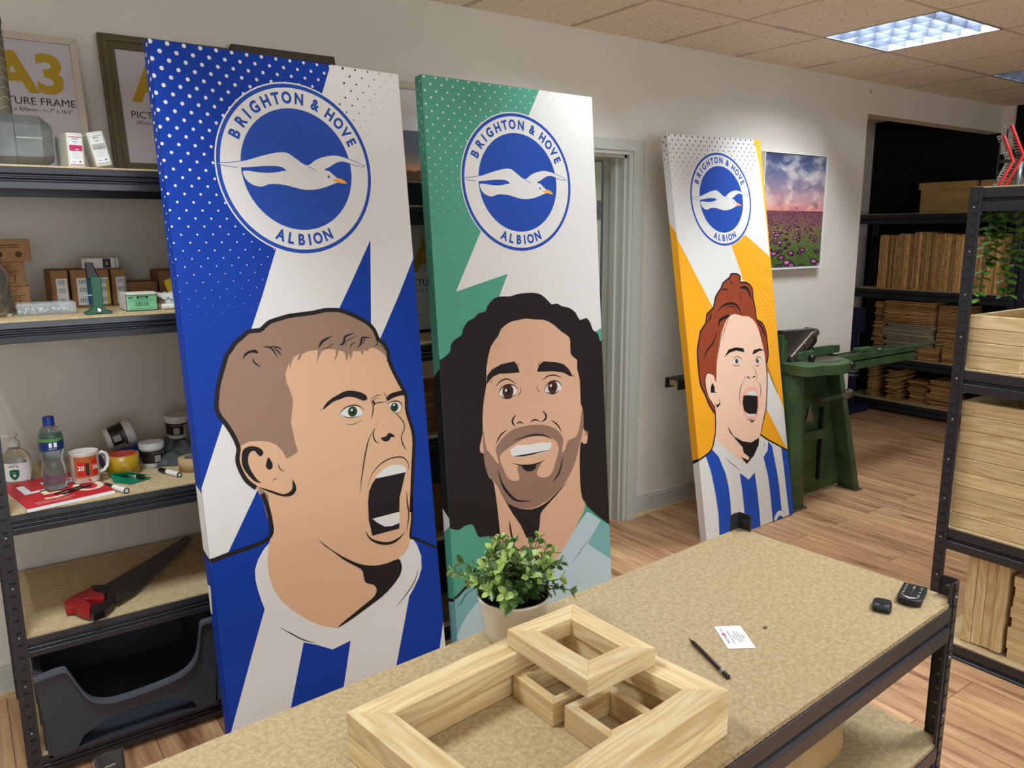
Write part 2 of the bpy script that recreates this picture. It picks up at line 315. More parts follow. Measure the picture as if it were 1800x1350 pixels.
# light panels: recessed louvre units
M_LOUV = mat('louvre_aluminium', (92, 98, 112), .3, .6)
M_TRAY = mat('lamp_tray', (96, 100, 112), .5)
M_TUBE = mat('lamp_tube', (255, 255, 255), .5, emit=((.75, .85, 1, 1), 5))
def light_panel(label, loc):
    t = thing('ceiling_light', label, 'ceiling light', loc, 0, 'recessed louvre light panels')
    b = MB(); q = .3
    b.box(-q, -q, 0, q, -q+.012, .13, M_TRAY).box(-q, q-.012, 0, q, q, .13, M_TRAY).box(-q, -q, 0, -q+.012, q, .13, M_TRAY).box(q-.012, -q, 0, q, q, .13, M_TRAY)
    b.box(-q, -q, .125, q, q, .135, M_TRAY); b.build('housing', t)
    for i in range(1, 4):
        x = -q+i*.15; MB().prism([(-.002, .0), (.002, 0), (.007, .036), (-.007, .036)], -q+.012, q-.012, M_LOUV, T(x, 0, .004) @ Rx(PI/2)).build('divider', t)
    for i in range(7):
        y = -q+.012+i*.096; MB().prism([(-.001, .0), (.001, 0), (.0045, .034), (-.0045, .034)], -.288, .288, M_LOUV, T(0, y, .006) @ Rz(PI/2) @ Rx(PI/2)).build('louvre_slat', t)
    for k in range(4): MB().cyl(.012, -.27, .27, M_TUBE, 12, T(-.225+k*.15, 0, .1) @ Rx(PI/2)).build('tube', t)
    return t
for (x, y, e), lb in zip(LAMPS, ('square louvre light panel glowing in the ceiling above the flower print', 'dark-looking louvre panel at the right edge, near the black wall', 'louvre light panel over the green print', 'louvre light panel over the left shelving', 'louvre light panel over the right shelving', 'louvre light panel over the camera end of the workbench', 'louvre light panel at the far left near the added window')):
    light_panel(lb, (x, y, CEIL))

# ================================================================ boltless shelving
def profile(h, k):
    """beam cross-section: (outward y, z) with pressed ribs; k picks the rib pattern"""
    if k == 0: return [(0, 0), (-.001, -.30*h), (.006, -.36*h), (.006, -.42*h), (-.001, -.48*h), (-.001, -.52*h), (.006, -.58*h), (.006, -.64*h), (-.001, -.70*h), (0, -h), (.012, -h), (.012, 0)]
    return [(0, 0), (0, -.40*h), (.009, -.50*h), (.009, -.54*h), (-.001, -.62*h), (0, -h), (.014, -h), (.014, 0)]
def beam(root, x0, y0, x1, y1, z, h, k):
    L = math.hypot(x1-x0, y1-y0); a = math.atan2(y1-y0, x1-x0)
    b = MB(); P = [(p[0], p[1]) for p in profile(h, k)]       # local: x' outward, y' up
    # map prism (x,y,z) -> beam local (z along length, x -> y, y -> z)
    M = T(x0, y0, z) @ Rz(a) @ Matrix(((0, 0, 1, 0), (1, 0, 0, 0), (0, 1, 0, 0), (0, 0, 0, 1)))
    b.prism(P, 0, L, M_STEEL, M); return b.build('beam', root, bevel=.0008)
def post_mesh(H, w, sx, sy, zc=None):
    """L post at a corner: sx, sy = direction of the room inside of the rack"""
    b = MB(); t = .0018; d = w
    P = [(0, 0), (w*sx, 0), (w*sx, .006*sy), (w*sx-t*sx, .006*sy), (w*sx-t*sx, t*sy), (t*sx, t*sy), (t*sx, d*sy-t*sy), (.006*sx, d*sy-t*sy), (.006*sx, d*sy), (0, d*sy)]
    b.prism(P, 0, H, M_STEEL)
    b.box(w*.30*sx, -.0028*sy, .0, w*.70*sx, 0, H, M_STEEL).box(-.0028*sx, d*.3*sy, 0, 0, d*.7*sy, H, M_STEEL)
    z = .06; i = 0
    while z < H-.02:
        b.box(w*.32*sx, -.0034*sy, z, w*.68*sx, -.0026*sy, z+.0055, M_SLOT); b.box(w*.32*sx, -.0040*sy, z-.0018, w*.68*sx, -.0026*sy, z, M_STEEL)
        b.box(-.0034*sx, d*.32*sy, z, -.0026*sx, d*.68*sy, z+.0055, M_SLOT)
        b.box(w*.32*sx, t*sy+.0001*sy, z, w*.68*sx, (t+.001)*sy, z+.003, M_METAL); b.box((t+.0001)*sx, d*.32*sy, z, (t+.001)*sx, d*.68*sy, z+.003, M_METAL)
        if i % 4 == 2: b.lathe([(.003, 0), (.003, .0015), (.0, .0025)], M_RIVET, 10, T(w*.5*sx, -.003*sy, z+.025) @ Rx(PI/2 if sy > 0 else -PI/2))
        z += .038; i += 1
    return b
def rack(name, label, cat, loc, rz, W, D, H, levels, bh, k=0, w=.036, board=M_MDF, group=None, bt=.009, hide_back=False):
    t = thing(name, label, cat, loc, rz, group)
    for x, y, sx, sy in ((0, 0, 1, 1), (W, 0, -1, 1), (0, D, 1, -1), (W, D, -1, -1)):
        place(post_mesh(H, w, sx, sy).build('post', t), (x, y, 0))
    for z in levels:
        beam(t, w*.85, .0045, W-w*.85, .0045, z-bt*.55, bh, k)
        beam(t, W-w*.85, D-.0045, w*.85, D-.0045, z-bt*.55, bh, k)
        beam(t, .0045, D-w*.85, .0045, w*.85, z-bt*.55, bh, k)
        beam(t, W-.0045, w*.85, W-.0045, D-w*.85, z-bt*.55, bh, k)
        b = MB().box(.010, .010, z-bt, W-.010, D-.010, z, board); b.build('shelf_board', t)
        if board is M_MDF:
            pass
    return t
RD = .59
rack('shelving_unit', 'black steel shelving at the far left, behind the blue print', 'shelving unit', (.031, -RD, 0), 0, 1.215, RD-.025, 1.786, (.075, .457, .833, 1.375, 1.79), .058, 0)
rack('shelving_unit', 'narrow black steel shelving glimpsed between the blue and green prints', 'shelving unit', (1.27, -RD, 0), 0, .70, RD-.025, 1.698, (.06, .43, .845, 1.205, 1.70), .062, 0)
RX, RY = 2.955, -1.728
rack('shelving_unit', 'black steel shelving at the right edge holding pine box frames', 'shelving unit', (RX, RY, 0), -PI/2, 1.2, .6, 1.750, (.062, .508, 1.11, 1.752), .080, 1, w=.042)
BX = 6.72
rack('shelving_unit', 'black steel shelving in the dark store, packed with wood slats', 'shelving unit', (BX, 1.02, 0), -PI/2, 1.38, .335, 1.76, (.11, .50, 1.10, 1.745), .08, 1, w=.045)
rack('shelving_unit', 'second black steel shelving bay in the store, mostly behind the right shelving', 'shelving unit', (BX, -.375, 0), -PI/2, 1.2, .335, 1.76, (.11, .50, 1.10, 1.745), .08, 1, w=.045)
# workbench: half-height rack with chipboard top
BA = math.radians(4.35); BW, BDp, BZ = 1.70, .60, .757
ux, uy = math.cos(BA), math.sin(BA)
bo = Vector((1.795-ux*BW, -1.722-uy*BW, 0))            # back-left corner
fo = bo+Vector((uy*BDp, -ux*BDp, 0))                    # front-left corner (near the camera)
bench = thing('workbench', 'black steel and chipboard workbench in the foreground', 'workbench', fo, BA)
for x, y, sx, sy in ((0, 0, 1, 1), (BW, 0, -1, 1), (0, BDp, 1, -1), (BW, BDp, -1, -1)):
    place(post_mesh(.805, .042, sx, sy).build('post', bench), (x, y, 0))
for z, m in ((BZ, M_CHIP), (.395, M_CHIP)):
    beam(bench, .034, -.002, BW-.034, -.002, z-.010, .085, 1); beam(bench, BW-.034, BDp+.002, .034, BDp+.002, z-.010, .085, 1)
    beam(bench, -.002, BDp-.034, -.002, .034, z-.010, .085, 1); beam(bench, BW+.002, .034, BW+.002, BDp-.034, z-.010, .085, 1)
    b = MB().box(.002, .002, z-.014, BW-.002, BDp-.002, z-.0004, M_EDGE); b.add([(.002, .002, z), (BW-.002, .002, z), (BW-.002, BDp-.002, z), (.002, BDp-.002, z)], [(0, 1, 2, 3)], m)
    b.build('worktop' if z > .5 else 'lower_board', bench)
# ================================================================ the three leaning canvas prints
def pc(name, r, g, b, w=208.):
    f = lambda c: srgb(c, c, c)[0]; k = .76/f(w)
    return mat('print_'+name, (min(f(r)*k, .95), min(f(g)*k, .95), min(f(b)*k, .95), 1), .5, 0, .2)
K_WH = pc('white', 208, 207, 205); K_BL = pc('blue', 14, 54, 146); K_BK = pc('black', 33, 29, 30); K_SK = pc('skin', 206, 166, 134); K_HR = pc('brown_hair', 143, 115, 98)
K_BB = pc('badge_blue', 36, 72, 158); K_OR = pc('beak_orange', 230, 160, 60); K_IR = pc('green_iris', 40, 66, 42); K_GR = pc('green', 78, 148, 126); K_S2 = pc('skin_two', 200, 160, 132)
K_BD = pc('beard', 136, 107, 92); K_TL = pc('teal', 112, 160, 162); K_PL = pc('pale_blue', 168, 190, 196); K_OG = pc('orange', 228, 158, 36); K_S3 = pc('skin_three', 226, 190, 166); K_H3 = pc('auburn', 138, 64, 40)
K_B3 = pc('kit_blue', 34, 74, 168); K_PK = pc('lip_pink', 228, 168, 150); K_DG = pc('dark_green', 66, 128, 108)
class Art:
    """flat artwork printed on a stretched canvas; u right, v down, metres from the top-left corner"""
    def __init__(s, TL, yaw, lean, roll, w, L, thick=.042, mp=.00175):
        s.mp = mp
        u0 = Vector((math.cos(yaw), math.sin(yaw), 0)); n0 = Vector((-math.sin(yaw), math.cos(yaw), 0)); v0 = -(Vector((0, 0, 1))*math.cos(lean)+n0*math.sin(lean))
        c, q = math.cos(roll), math.sin(roll); s.u = c*u0+q*v0; s.v = -q*u0+c*v0; s.n = s.u.cross(-s.v)*-1
        if s.n.y < 0: s.n = -s.n
        s.TL = Vector(TL); s.w = w; s.L = L; s.t = thick; s.k = 0; s.b = MB(); s.o = (0, 0, 1)
        s.org = s.TL+s.v*L+s.u*(w/2)                     # base of the thing
    def P(s, u, v, d=0): return s.TL+s.u*u+s.v*v+s.n*d-s.org
    def px(s, x, y):
        X, Y, k = s.o; d = ray(X+x/k, Y+y/k); t = ((s.TL-CAM).dot(s.n))/d.dot(s.n); q = CAM+d*t-s.TL; return (q.dot(s.u), q.dot(s.v))
    def crop(s, X, Y, k): s.o = (X, Y, k)
    def lay(s): s.k += 1
    def clip(s, q):
        for ax, val, sg in ((0, 0, 1), (0, s.w, -1), (1, 0, 1), (1, s.L, -1)):
            r = []
            for i in range(len(q)):
                a, b = q[i-1], q[i]; ia, ib = (a[ax]-val)*sg >= 0, (b[ax]-val)*sg >= 0
                if ia != ib: t = (val-a[ax])/(b[ax]-a[ax]); r.append((a[0]+(b[0]-a[0])*t, a[1]+(b[1]-a[1])*t))
                if ib: r.append(b)
            q = r
            if len(q) < 3: return []
        return q
    def face(s, q, m, up=0):
        q = s.clip(q)
        if q: s.b.poly([s.P(u, v, -.00008*(s.k+1+up)) for u, v in q][::-1], m)
    def pol(s, pts, m, sm=0, up=0):
        """polygon traced in the current crop; sm > 0 smooths it"""
        q = [s.px(*p) for p in pts]
        s.face(spline(q, True, sm) if sm else q, m, up)
    def stroke(s, pts, w, m, ends=(.15, .15), up=0, sm=4):
        q = spline([s.px(*p) for p in pts], False, sm) if sm else [s.px(*p) for p in pts]; n = len(q); W = w*s.mp/s.o[2]; l = []; r = []
        for i, p in enumerate(q):
            a, b = q[max(i-1, 0)], q[min(i+1, n-1)]; dx, dy = b[0]-a[0], b[1]-a[1]; d = math.hypot(dx, dy) or 1
            f = i/(n-1); k = ends[0]+(1-ends[0])*min(1, f*3) if f < .5 else ends[1]+(1-ends[1])*min(1, (1-f)*3); h = W*k/2
            l.append((p[0]-dy/d*h, p[1]+dx/d*h)); r.append((p[0]+dy/d*h, p[1]-dx/d*h))
        for i in range(n-1): s.face([l[i], l[i+1], r[i+1], r[i]], m, up)
    def disc(s, u, v, r, m, up=0, n=10): s.face([(u+r*math.cos(2*PI*i/n), v+r*math.sin(2*PI*i/n)) for i in range(n)], m, up)
    def dpx(s, x, y, r, m, up=0, n=20, asp=1.): u, v = s.px(x, y); s.disc(u, v, r*s.mp/s.o[2], m, up, n)
    def dots(s, du, u0, u1, v0, v1, rad, m, up=0):
        j = 0; v = v0
        while v < v1:
            u = u0+(du/2 if j % 2 else 0)
            while u < u1:
                r = rad(u, v)
                if r > .0004: s.disc(u, v, r, m, up, 8)
                u += du
            v += du/2; j += 1
    def side(s, bands, left=True):
        """wrap-around edge: bands of (v_front0, v_front1, v_back0, v_back1, material)"""
        u = 0 if left else s.w
        for a, b, c, d, m in bands:
            q = [s.P(u-.0006, a, 0), s.P(u-.0006, b, 0), s.P(u-.0006, d, s.t), s.P(u-.0006, c, s.t)]
            s.b.poly(q, m)
    def badge(s, cu, cv, r, gull, scale_text=1.):
        D = lambda q, m: s.face([(cu+q*r*math.cos(2*PI*i/72), cv+q*r*math.sin(2*PI*i/72)) for i in range(72)], m)
        s.lay(); D(1.0, K_WH); s.lay(); D(.983, K_BB); s.lay(); D(.938, K_WH); s.lay(); D(.705, K_BB); s.lay()
        s.face([(cu+a*r, cv+b*r) for a, b in gull['body']], K_WH); s.lay()
        s.face([(cu+a*r, cv+b*r) for a, b in gull['beak']], K_OR)
        for ln in gull['lines']:
            q = spline([(cu+a*r, cv+b*r) for a, b in ln], False, 4)
            for i in range(len(q)-1):
                dx, dy = q[i+1][0]-q[i][0], q[i+1][1]-q[i][1]; d = math.hypot(dx, dy) or 1; h = .0035*r
                s.face([(q[i][0]-dy/d*h, q[i][1]+dx/d*h), (q[i+1][0]-dy/d*h, q[i+1][1]+dx/d*h), (q[i+1][0]+dy/d*h, q[i+1][1]-dx/d*h), (q[i][0]+dy/d*h, q[i][1]-dx/d*h)], K_BB)
        e = gull['eye']; s.disc(cu+e[0]*r, cv+e[1]*r, .016*r, K_BB); s.lay()
        def letter(ch, ang, rr, size, flip):
            a = math.radians(ang); x, y = cu+rr*r*math.cos(a), cv-rr*r*math.sin(a); th = a-PI/2 if not flip else a+PI/2   # rotation, anticlockwise
            vs, fs = glyphs(ch, .042); off = len(s.b.v)
            V = []
            for gx, gy in vs:
                gx *= size*r*.86; gy *= size*r; X = gx*math.cos(th)-gy*math.sin(th); Y = gx*math.sin(th)+gy*math.cos(th)
                V.append(s.P(x+X, y-Y, -.00008*(s.k+1)))
            s.b.add(V, fs, K_BB)
        for ch, an in zip('BRIGHTON&HOVE', (150.5, 139, 130.5, 121.5, 110.5, 101, 91.5, 80.5, 66, 51.5, 41.5, 32, 23)): letter(ch, an+3.2, .818, .178*scale_text, False)
        for ch, an in zip('ALBION', (248, 257, 266.2, 273.8, 281.5, 291.5)): letter(ch, an, .828, .178*scale_text, True)
    def finish(s, name, label, cat):
        b = s.b; bw = K_WH
        P = s.P
        # bevel-less stretched body behind the print: back, top, bottom, right edge
        a = [P(0, 0), P(s.w, 0), P(s.w, s.L), P(0, s.L)]; c = [P(0, 0, s.t), P(s.w, 0, s.t), P(s.w, s.L, s.t), P(0, s.L, s.t)]
        b.add(a+c, [(4, 5, 6, 7), (0, 3, 7, 4), (0, 4, 5, 1), (3, 2, 6, 7), (1, 5, 6, 2)], s.edge)
        t = thing(name, label, cat, s.org)
        b.build('printed_canvas', t)
        bar = MB()                                       # stretcher bars at the back
        for u0, u1, v0, v1 in ((.004, .05, .004, s.L-.004), (s.w-.05, s.w-.004, .004, s.L-.004), (.05, s.w-.05, .004, .05), (.05, s.w-.05, s.L-.05, s.L-.004), (.05, s.w-.05, s.L/2-.025, s.L/2+.025)):
            V = [P(u, v, d) for d in (s.t+.0005, s.t+.003) for u, v in ((u0, v0), (u1, v0), (u1, v1), (u0, v1))]
            bar.add(V, [(0, 1, 2, 3), (7, 6, 5, 4), (0, 4, 5, 1), (1, 5, 6, 2), (2, 6, 7, 3), (3, 7, 4, 0)], PINE[2])
        bar.build('stretcher_bars', t)
        return t
C1 = Art((.4941, -.7944, 2.1047), .101, .0921, -.0028, .768, 2.118)
C2 = Art((1.3344, -.7323, 2.1134), .0123, .0919, .0081, .7412, 2.1206, mp=.0022)
C3 = Art((3.0154, -.2119, 2.0841), .0141, .154, -.0221, .7458, 2.1176, mp=.0034)

# ---- gull, in badge units (traced once, reused on all three)
def norm(A, cu, cv, r, pts, k=0):
    q = [A.px(*p) for p in pts]; q = [((a-cu)/r, (b-cv)/r) for a, b in q]; return spline(q, True, k) if k else q
B1 = (.388, .317, .2495)
C1.crop(250, 50, 3)
GULL = dict(
 body=norm(C1, *B1, [(402, 708), (450, 707), (500, 702), (560, 692), (620, 675), (680, 660), (720, 654), (758, 655), (790, 672), (830, 702), (875, 722), (905, 700), (940, 683), (980, 673), (1020, 671), (1060, 680), (1110, 698), (1150, 715), (1172, 728),
  (1150, 730), (1110, 720), (1070, 704), (1040, 703), (1010, 715), (985, 732), (958, 745), (985, 753), (1010, 775), (1030, 790), (1055, 797), (1070, 808), (1050, 813), (1025, 814), (990, 828), (950, 842), (900, 851), (850, 850), (800, 838), (750, 825), (700, 820), (665, 822), (640, 832), (610, 833), (575, 820), (550, 800), (535, 775), (530, 755),
  (550, 750), (600, 757), (650, 762), (700, 760), (740, 752), (757, 751), (740, 735), (700, 726), (640, 725), (560, 732), (500, 732), (450, 726), (415, 718)], 2),
 beak=norm(C1, *B1, [(1000, 800), (1020, 796), (1030, 790), (1052, 795), (1072, 808), (1077, 820), (1050, 816), (1025, 812)], 3),
 lines=[norm(C1, *B1, q) for q in ([(560, 692), (500, 702), (450, 707), (402, 708), (415, 718), (450, 727), (500, 733)], [(1080, 686), (1110, 698), (1150, 715), (1172, 728), (1150, 730), (1110, 720), (1080, 709)], [(830, 702), (875, 728), (917, 752)], [(700, 726), (740, 735), (759, 754)])],
 eye=norm(C1, *B1, [(983, 782)])[0])

# ---------------------------------------------------------------- print 1: blue
A = C1; A.edge = K_BL
A.face([(0, 0), (A.w, 0), (A.w, A.L), (0, A.L)], K_BL); A.lay()
A.crop(0, 0, 1)
A.pol([(582.7, 108), (705, 110), (726.7, 453), (700.5, 520), (668, 596), (560, 830), (440, 640), (441.5, 579), (461, 520)], K_WH)
A.pol([(441.5, 579), (392, 742), (352, 865), (340, 1005), (395, 990), (400.7, 972), (451, 865), (596, 542)], K_WH); A.lay()
A.pol([(651, 421.7), (616, 500), (596, 542.5), (500, 755), (600, 800), (652.5, 640), (651.8, 520)], K_BL)
A.lay(); A.lay()
A.dots(.0433, .004, .62, .006, .78, lambda u, v: 0 if (u > .555-.20*v) else .0062*(1-(v/.80)**1.3)*(1-.35*u/.6), K_WH)
A.dots(.0433, .004, A.w, .006, .50, lambda u, v: 0 if (u < .562-.20*v) else max(0, .0040*(1.25-(u-.5)/.28-v/.42)), K_BK)
A.badge(*B1, GULL)
# head
A.lay()
HEAD1 = [(355, 1200), (300, 1158), (265, 1105), (243, 1050), (238, 1010), (246, 960), (235, 920), (212, 870), (168, 802), (128, 752), (108, 700), (110, 640), (117, 570), (137, 490), (157, 420), (172, 370), (202, 330), (222, 297), (267, 258), (310, 222), (378, 216), (406, 192), (440, 163), (505, 142), (560, 126), (640, 115), (720, 104), (780, 90), (860, 89), (915, 102), (995, 137), (1055, 173), (1093, 215), (1118, 272), (1152, 298), (1178, 345), (1183, 402), (1218, 482), (1258, 558), (1283, 602), (1292, 640), (1293, 700), (1307, 760), (1332, 840), (1340, 920), (1334, 1050), (1328, 1200), (1322, 1350)]
to_full = lambda pts, X, Y, k: [(X+x/k, Y+y/k) for x, y in pts]
hb = to_full(HEAD1, 350, 520, 3.552)
low = to_full([(1230, 100), (1222, 215), (1214, 262), (1190, 300), (1155, 328), (1172, 352), (1175, 390), (1160, 430), (1120, 482), (1060, 542), (980, 602), (900, 662), (812, 720), (720, 706), (640, 671), (560, 621), (500, 571), (450, 500), (425, 420), (416, 350), (425, 250), (440, 190), (432, 110), (412, 30)], 340, 880, 3.213)
A.crop(0, 0, 1)
# shirt: blue body comes from the ground colour below the shoulder line; cover the white stripe below it
A.crop(340, 880, 3.213)
A.pol([(0, 352), (90, 340), (200, 302), (320, 262), (410, 232), (440, 190), (1230, 200), (1300, 236), (1400, 275), (1450, 2000), (-100, 2000)], K_BL); A.lay()
A.pol([(432, 235), (400, 270), (365, 330), (347, 390), (350, 450), (365, 510), (385, 570), (402, 612), (330, 870), (215, 1295), (100, 1720), (0, 2100), (280, 2100), (390, 1800), (550, 1165), (622, 800), (700, 815), (785, 840), (887, 790), (868, 920), (850, 1038), (760, 1500), (700, 1800), (1000, 1800), (1080, 1300), (1148, 915), (1185, 720), (1218, 540), (1240, 500), (1270, 440), (1288, 380), (1285, 310), (1260, 245), (1225, 200)], K_WH)
A.pol([(1412, 670), (1392, 815), (1330, 1300), (1300, 1800), (1500, 1800), (1440, 900)], K_WH)
A.lay()
A.crop(0, 0, 1)
A.pol(hb+low, K_SK); A.lay()
# hair
A.crop(350, 520, 3.552)
A.pol([(250, 958)]+HEAD1[7:37]+[(1178, 396), (1160, 372), (1130, 345), (1095, 325), (1065, 325), (1045, 348), (1030, 335), (1020, 372), (1005, 345), (960, 345), (945, 400), (935, 360), (920, 412), (905, 350), (870, 340), (860, 380), (838, 412), (852, 370), (850, 335), (800, 332), (765, 345), (745, 385), (728, 425), (738, 380), (740, 338), (680, 345), (645, 362), (625, 400), (610, 405), (625, 360), (590, 385), (575, 420), (565, 465), (562, 415), (545, 460), (537, 490), (545, 540), (570, 600), (585, 650), (580, 720), (572, 790), (585, 850), (600, 920), (617, 975), (545, 1018), (520, 970), (480, 930), (430, 910), (380, 905), (310, 910), (262, 935)], K_HR)
A.pol([(365, 1200), (400, 1215), (432, 1245), (442, 1350), (446, 1420), (425, 1390), (400, 1290)], K_HR)
A.lay()
A.stroke([(p[0], p[1]) for p in HEAD1], 26, K_BK, (1, 1), sm=2)
A.crop(340, 880, 3.213)
A.stroke([(390, -40), (418, 40), (434, 110), (441, 180), (405, 226), (320, 262), (200, 302), (90, 342), (40, 310)], 24, K_BK, (1, 1), sm=3)
A.stroke([(1228, -30), (1234, 60), (1232, 120), (1224, 205), (1250, 212), (1300, 234), (1395, 275)], 15, K_BK, (1, 1), sm=3)
A.crop(350, 520, 3.552)
A.lay()
for q, w in (([(272, 392), (290, 365), (325, 347), (368, 360)], 14), ([(328, 342), (350, 345), (366, 358)], 16), ([(332, 388), (345, 417), (385, 446)], 9), ([(400, 318), (450, 328), (490, 388)], 10), ([(430, 316), (490, 322), (515, 337)], 9), ([(465, 325), (490, 345), (512, 372)], 9), ([(745, 327), (768, 285), (828, 252)], 15), ([(770, 332), (810, 320), (838, 292)], 5),
             ([(873, 308), (900, 295), (912, 255), (970, 232)], 15), ([(915, 318), (918, 285), (945, 268), (990, 250)], 6), ([(944, 332), (948, 305), (978, 288)], 6), ([(988, 322), (1008, 300), (1018, 262), (1075, 262)], 14), ([(1020, 302), (1028, 280), (1040, 264)], 7), ([(1100, 262), (1113, 295), (1090, 318)], 8), ([(1115, 302), (1150, 322), (1165, 350)], 5)):
    A.stroke(q, w, K_BK)
A.pol([(770, 712), (785, 680), (820, 645), (870, 615), (905, 597), (945, 592), (1000, 600), (1040, 620), (1048, 645), (1025, 655), (1000, 645), (960, 632), (915, 632), (880, 645), (840, 660), (800, 690)], K_BK, 3)
A.pol([(1172, 630), (1200, 608), (1245, 595), (1275, 592), (1297, 610), (1298, 640), (1280, 622), (1245, 625), (1205, 640), (1178, 655)], K_BK, 3)
for q, w in (([(1068, 650), (1086, 690), (1082, 735), (1072, 767)], 8), ([(1068, 650), (1100, 625), (1142, 616)], 5), ([(1086, 690), (1110, 668), (1170, 662)], 6), ([(1082, 660), (1100, 640), (1130, 640)], 4), ([(1150, 595), (1168, 635), (1172, 668)], 5), ([(905, 798), (960, 802), (1020, 772)], 4), ([(758, 705), (757, 722)], 3), ([(1228, 735), (1262, 728)], 3),
             ([(1098, 825), (1086, 865), (1098, 905), (1125, 922)], 9), ([(1100, 806), (1112, 798)], 3), ([(1095, 828), (1060, 890), (1040, 970), (1025, 1060), (1012, 1150), (1005, 1232)], 9), ([(1052, 1195), (1075, 1120), (1120, 1060), (1180, 1020), (1250, 1005), (1290, 1022), (1308, 1062), (1300, 1100)], 8),
             ([(1172, 672), (1200, 708), (1240, 745), (1275, 790), (1280, 830), (1262, 880), (1275, 930), (1292, 962)], 7), ([(1258, 880), (1270, 925), (1292, 965)], 8), ([(1294, 1215), (1298, 1290), (1306, 1350)], 8), ([(1080, 650), (1098, 680)], 16),
             ([(492, 1045), (503, 1080), (530, 1096)], 6), ([(455, 1160), (468, 1143), (492, 1140)], 4)):
    A.stroke(q, w, K_BK)
A.pol([(1135, 885), (1165, 878), (1180, 858), (1202, 860), (1222, 880), (1198, 882), (1182, 905), (1155, 908), (1140, 898)], K_BK, 3)
A.pol([(875, 748), (892, 718), (925, 695), (965, 688), (1000, 700), (1018, 732), (1005, 750), (960, 758), (910, 755)], K_WH, 3)
A.pol([(1180, 680), (1200, 668), (1237, 663), (1258, 688), (1254, 714), (1222, 727), (1200, 708)], K_WH, 3)
A.pol([(1102, 1142), (1130, 1100), (1180, 1065), (1240, 1053), (1280, 1066), (1290, 1085), (1285, 1104), (1200, 1125)], K_WH, 2)
A.pol([(265, 1000), (275, 960), (310, 940), (350, 940), (385, 955), (400, 980), (385, 1002), (365, 990), (345, 968), (320, 975), (305, 1010), (310, 1060), (335, 1110), (365, 1150), (388, 1168), (345, 1157), (300, 1112), (270, 1062)], K_BK, 3)
A.pol([(432, 1008), (456, 1045), (456, 1075), (436, 1085), (418, 1070), (418, 1045)], K_BK, 3)
A.pol([(582, 1145), (605, 1190), (600, 1225), (570, 1250), (520, 1252), (450, 1230), (360, 1192), (450, 1215), (520, 1238), (560, 1226), (582, 1200)], K_BK, 2)
A.lay()
A.pol([(1102, 1140), (1200, 1120), (1287, 1100), (1270, 1180), (1250, 1260), (1249, 1360), (1249, 1452), (1080, 1498), (1058, 1400), (1053, 1290), (1060, 1220), (1080, 1170)], K_BK)
A.dpx(957, 722, 34, K_IR); A.dpx(1218, 695, 30, K_IR); A.stroke([(872, 754), (890, 718), (925, 692), (970, 683), (1005, 692), (1030, 716)], 8, K_BK); A.stroke([(878, 742), (940, 762), (1005, 748)], 5, K_BK)
A.stroke([(1175, 682), (1195, 662), (1240, 658), (1265, 680), (1262, 714)], 7, K_BK)
A.lay(); A.dpx(957, 722, 15, K_BK); A.dpx(1218, 695, 13, K_BK); A.lay(); A.dpx(952, 713, 8, K_WH); A.dpx(1215, 681, 8, K_WH)
A.crop(340, 880, 3.213)
A.pol([(1010, 102), (1162, 62), (1163, 125), (1120, 143), (1080, 146), (1040, 126)], K_WH, 0)
A.stroke([(970, 172), (1000, 216), (1060, 240), (1120, 236), (1165, 208), (1190, 178)], 17, K_BK, (.1, .1)); A.stroke([(1208, 0), (1215, 80), (1203, 170)], 7, K_BK)
A.pol([(705, 220), (760, 263), (830, 308), (900, 343), (960, 362), (1030, 366), (1100, 350), (1155, 328), (1172, 352), (1175, 390), (1160, 430), (1120, 485), (1060, 545), (980, 605), (900, 664), (812, 720), (850, 680), (900, 640), (960, 590), (1010, 550), (1033, 515), (1030, 490), (1010, 472), (975, 465), (962, 440), (955, 400), (935, 380), (900, 362), (850, 335), (790, 290), (740, 255)], K_BK, 2)
A.stroke([(485, 714), (560, 755), (620, 785), (692, 804)], 6, K_BK); A.stroke([(1140, 600), (1200, 530), (1250, 450), (1268, 385)], 6, K_BK)
# wrapped left edge
A.crop(0, 0, 1)
vv = lambda A, x, y: A.px(x, y)[1]
w0, w1, w2 = vv(A, 354, 868), vv(A, 367, 984), vv(A, 368, 990); w3, w4 = vv(A, 373, 1034), vv(A, 378, 1085)
A.side([(0, w0, 0, w0-.02, K_BL), (w0, w1, w0-.02, w1-.02, K_WH), (w1, w2, w1-.02, w2-.02, K_BK), (w2, w3, w2-.02, w3, K_BL), (w3, w4, w3+.02, w4, K_BL), (w4, A.L, w4, A.L, K_BL)])
for i in range(34):
    v = .012+i*.0217; r = .0058*(1-(v/.80)**1.3); d = .013+(.016 if i % 2 else 0)
    if r > .0006: A.b.poly([A.P(-.0009, v+r*math.sin(a*PI/4), d+r*math.cos(a*PI/4)) for a in range(8)], K_WH)
A.b.poly([A.P(-.0009, w3, A.t), A.P(-.0009, w3, .018), A.P(-.0009, w4, .03), A.P(-.0009, w4, A.t)], K_WH)
A.finish('canvas_print', 'blue canvas print of a shouting short-haired man, leaning on the left shelving', 'canvas print')

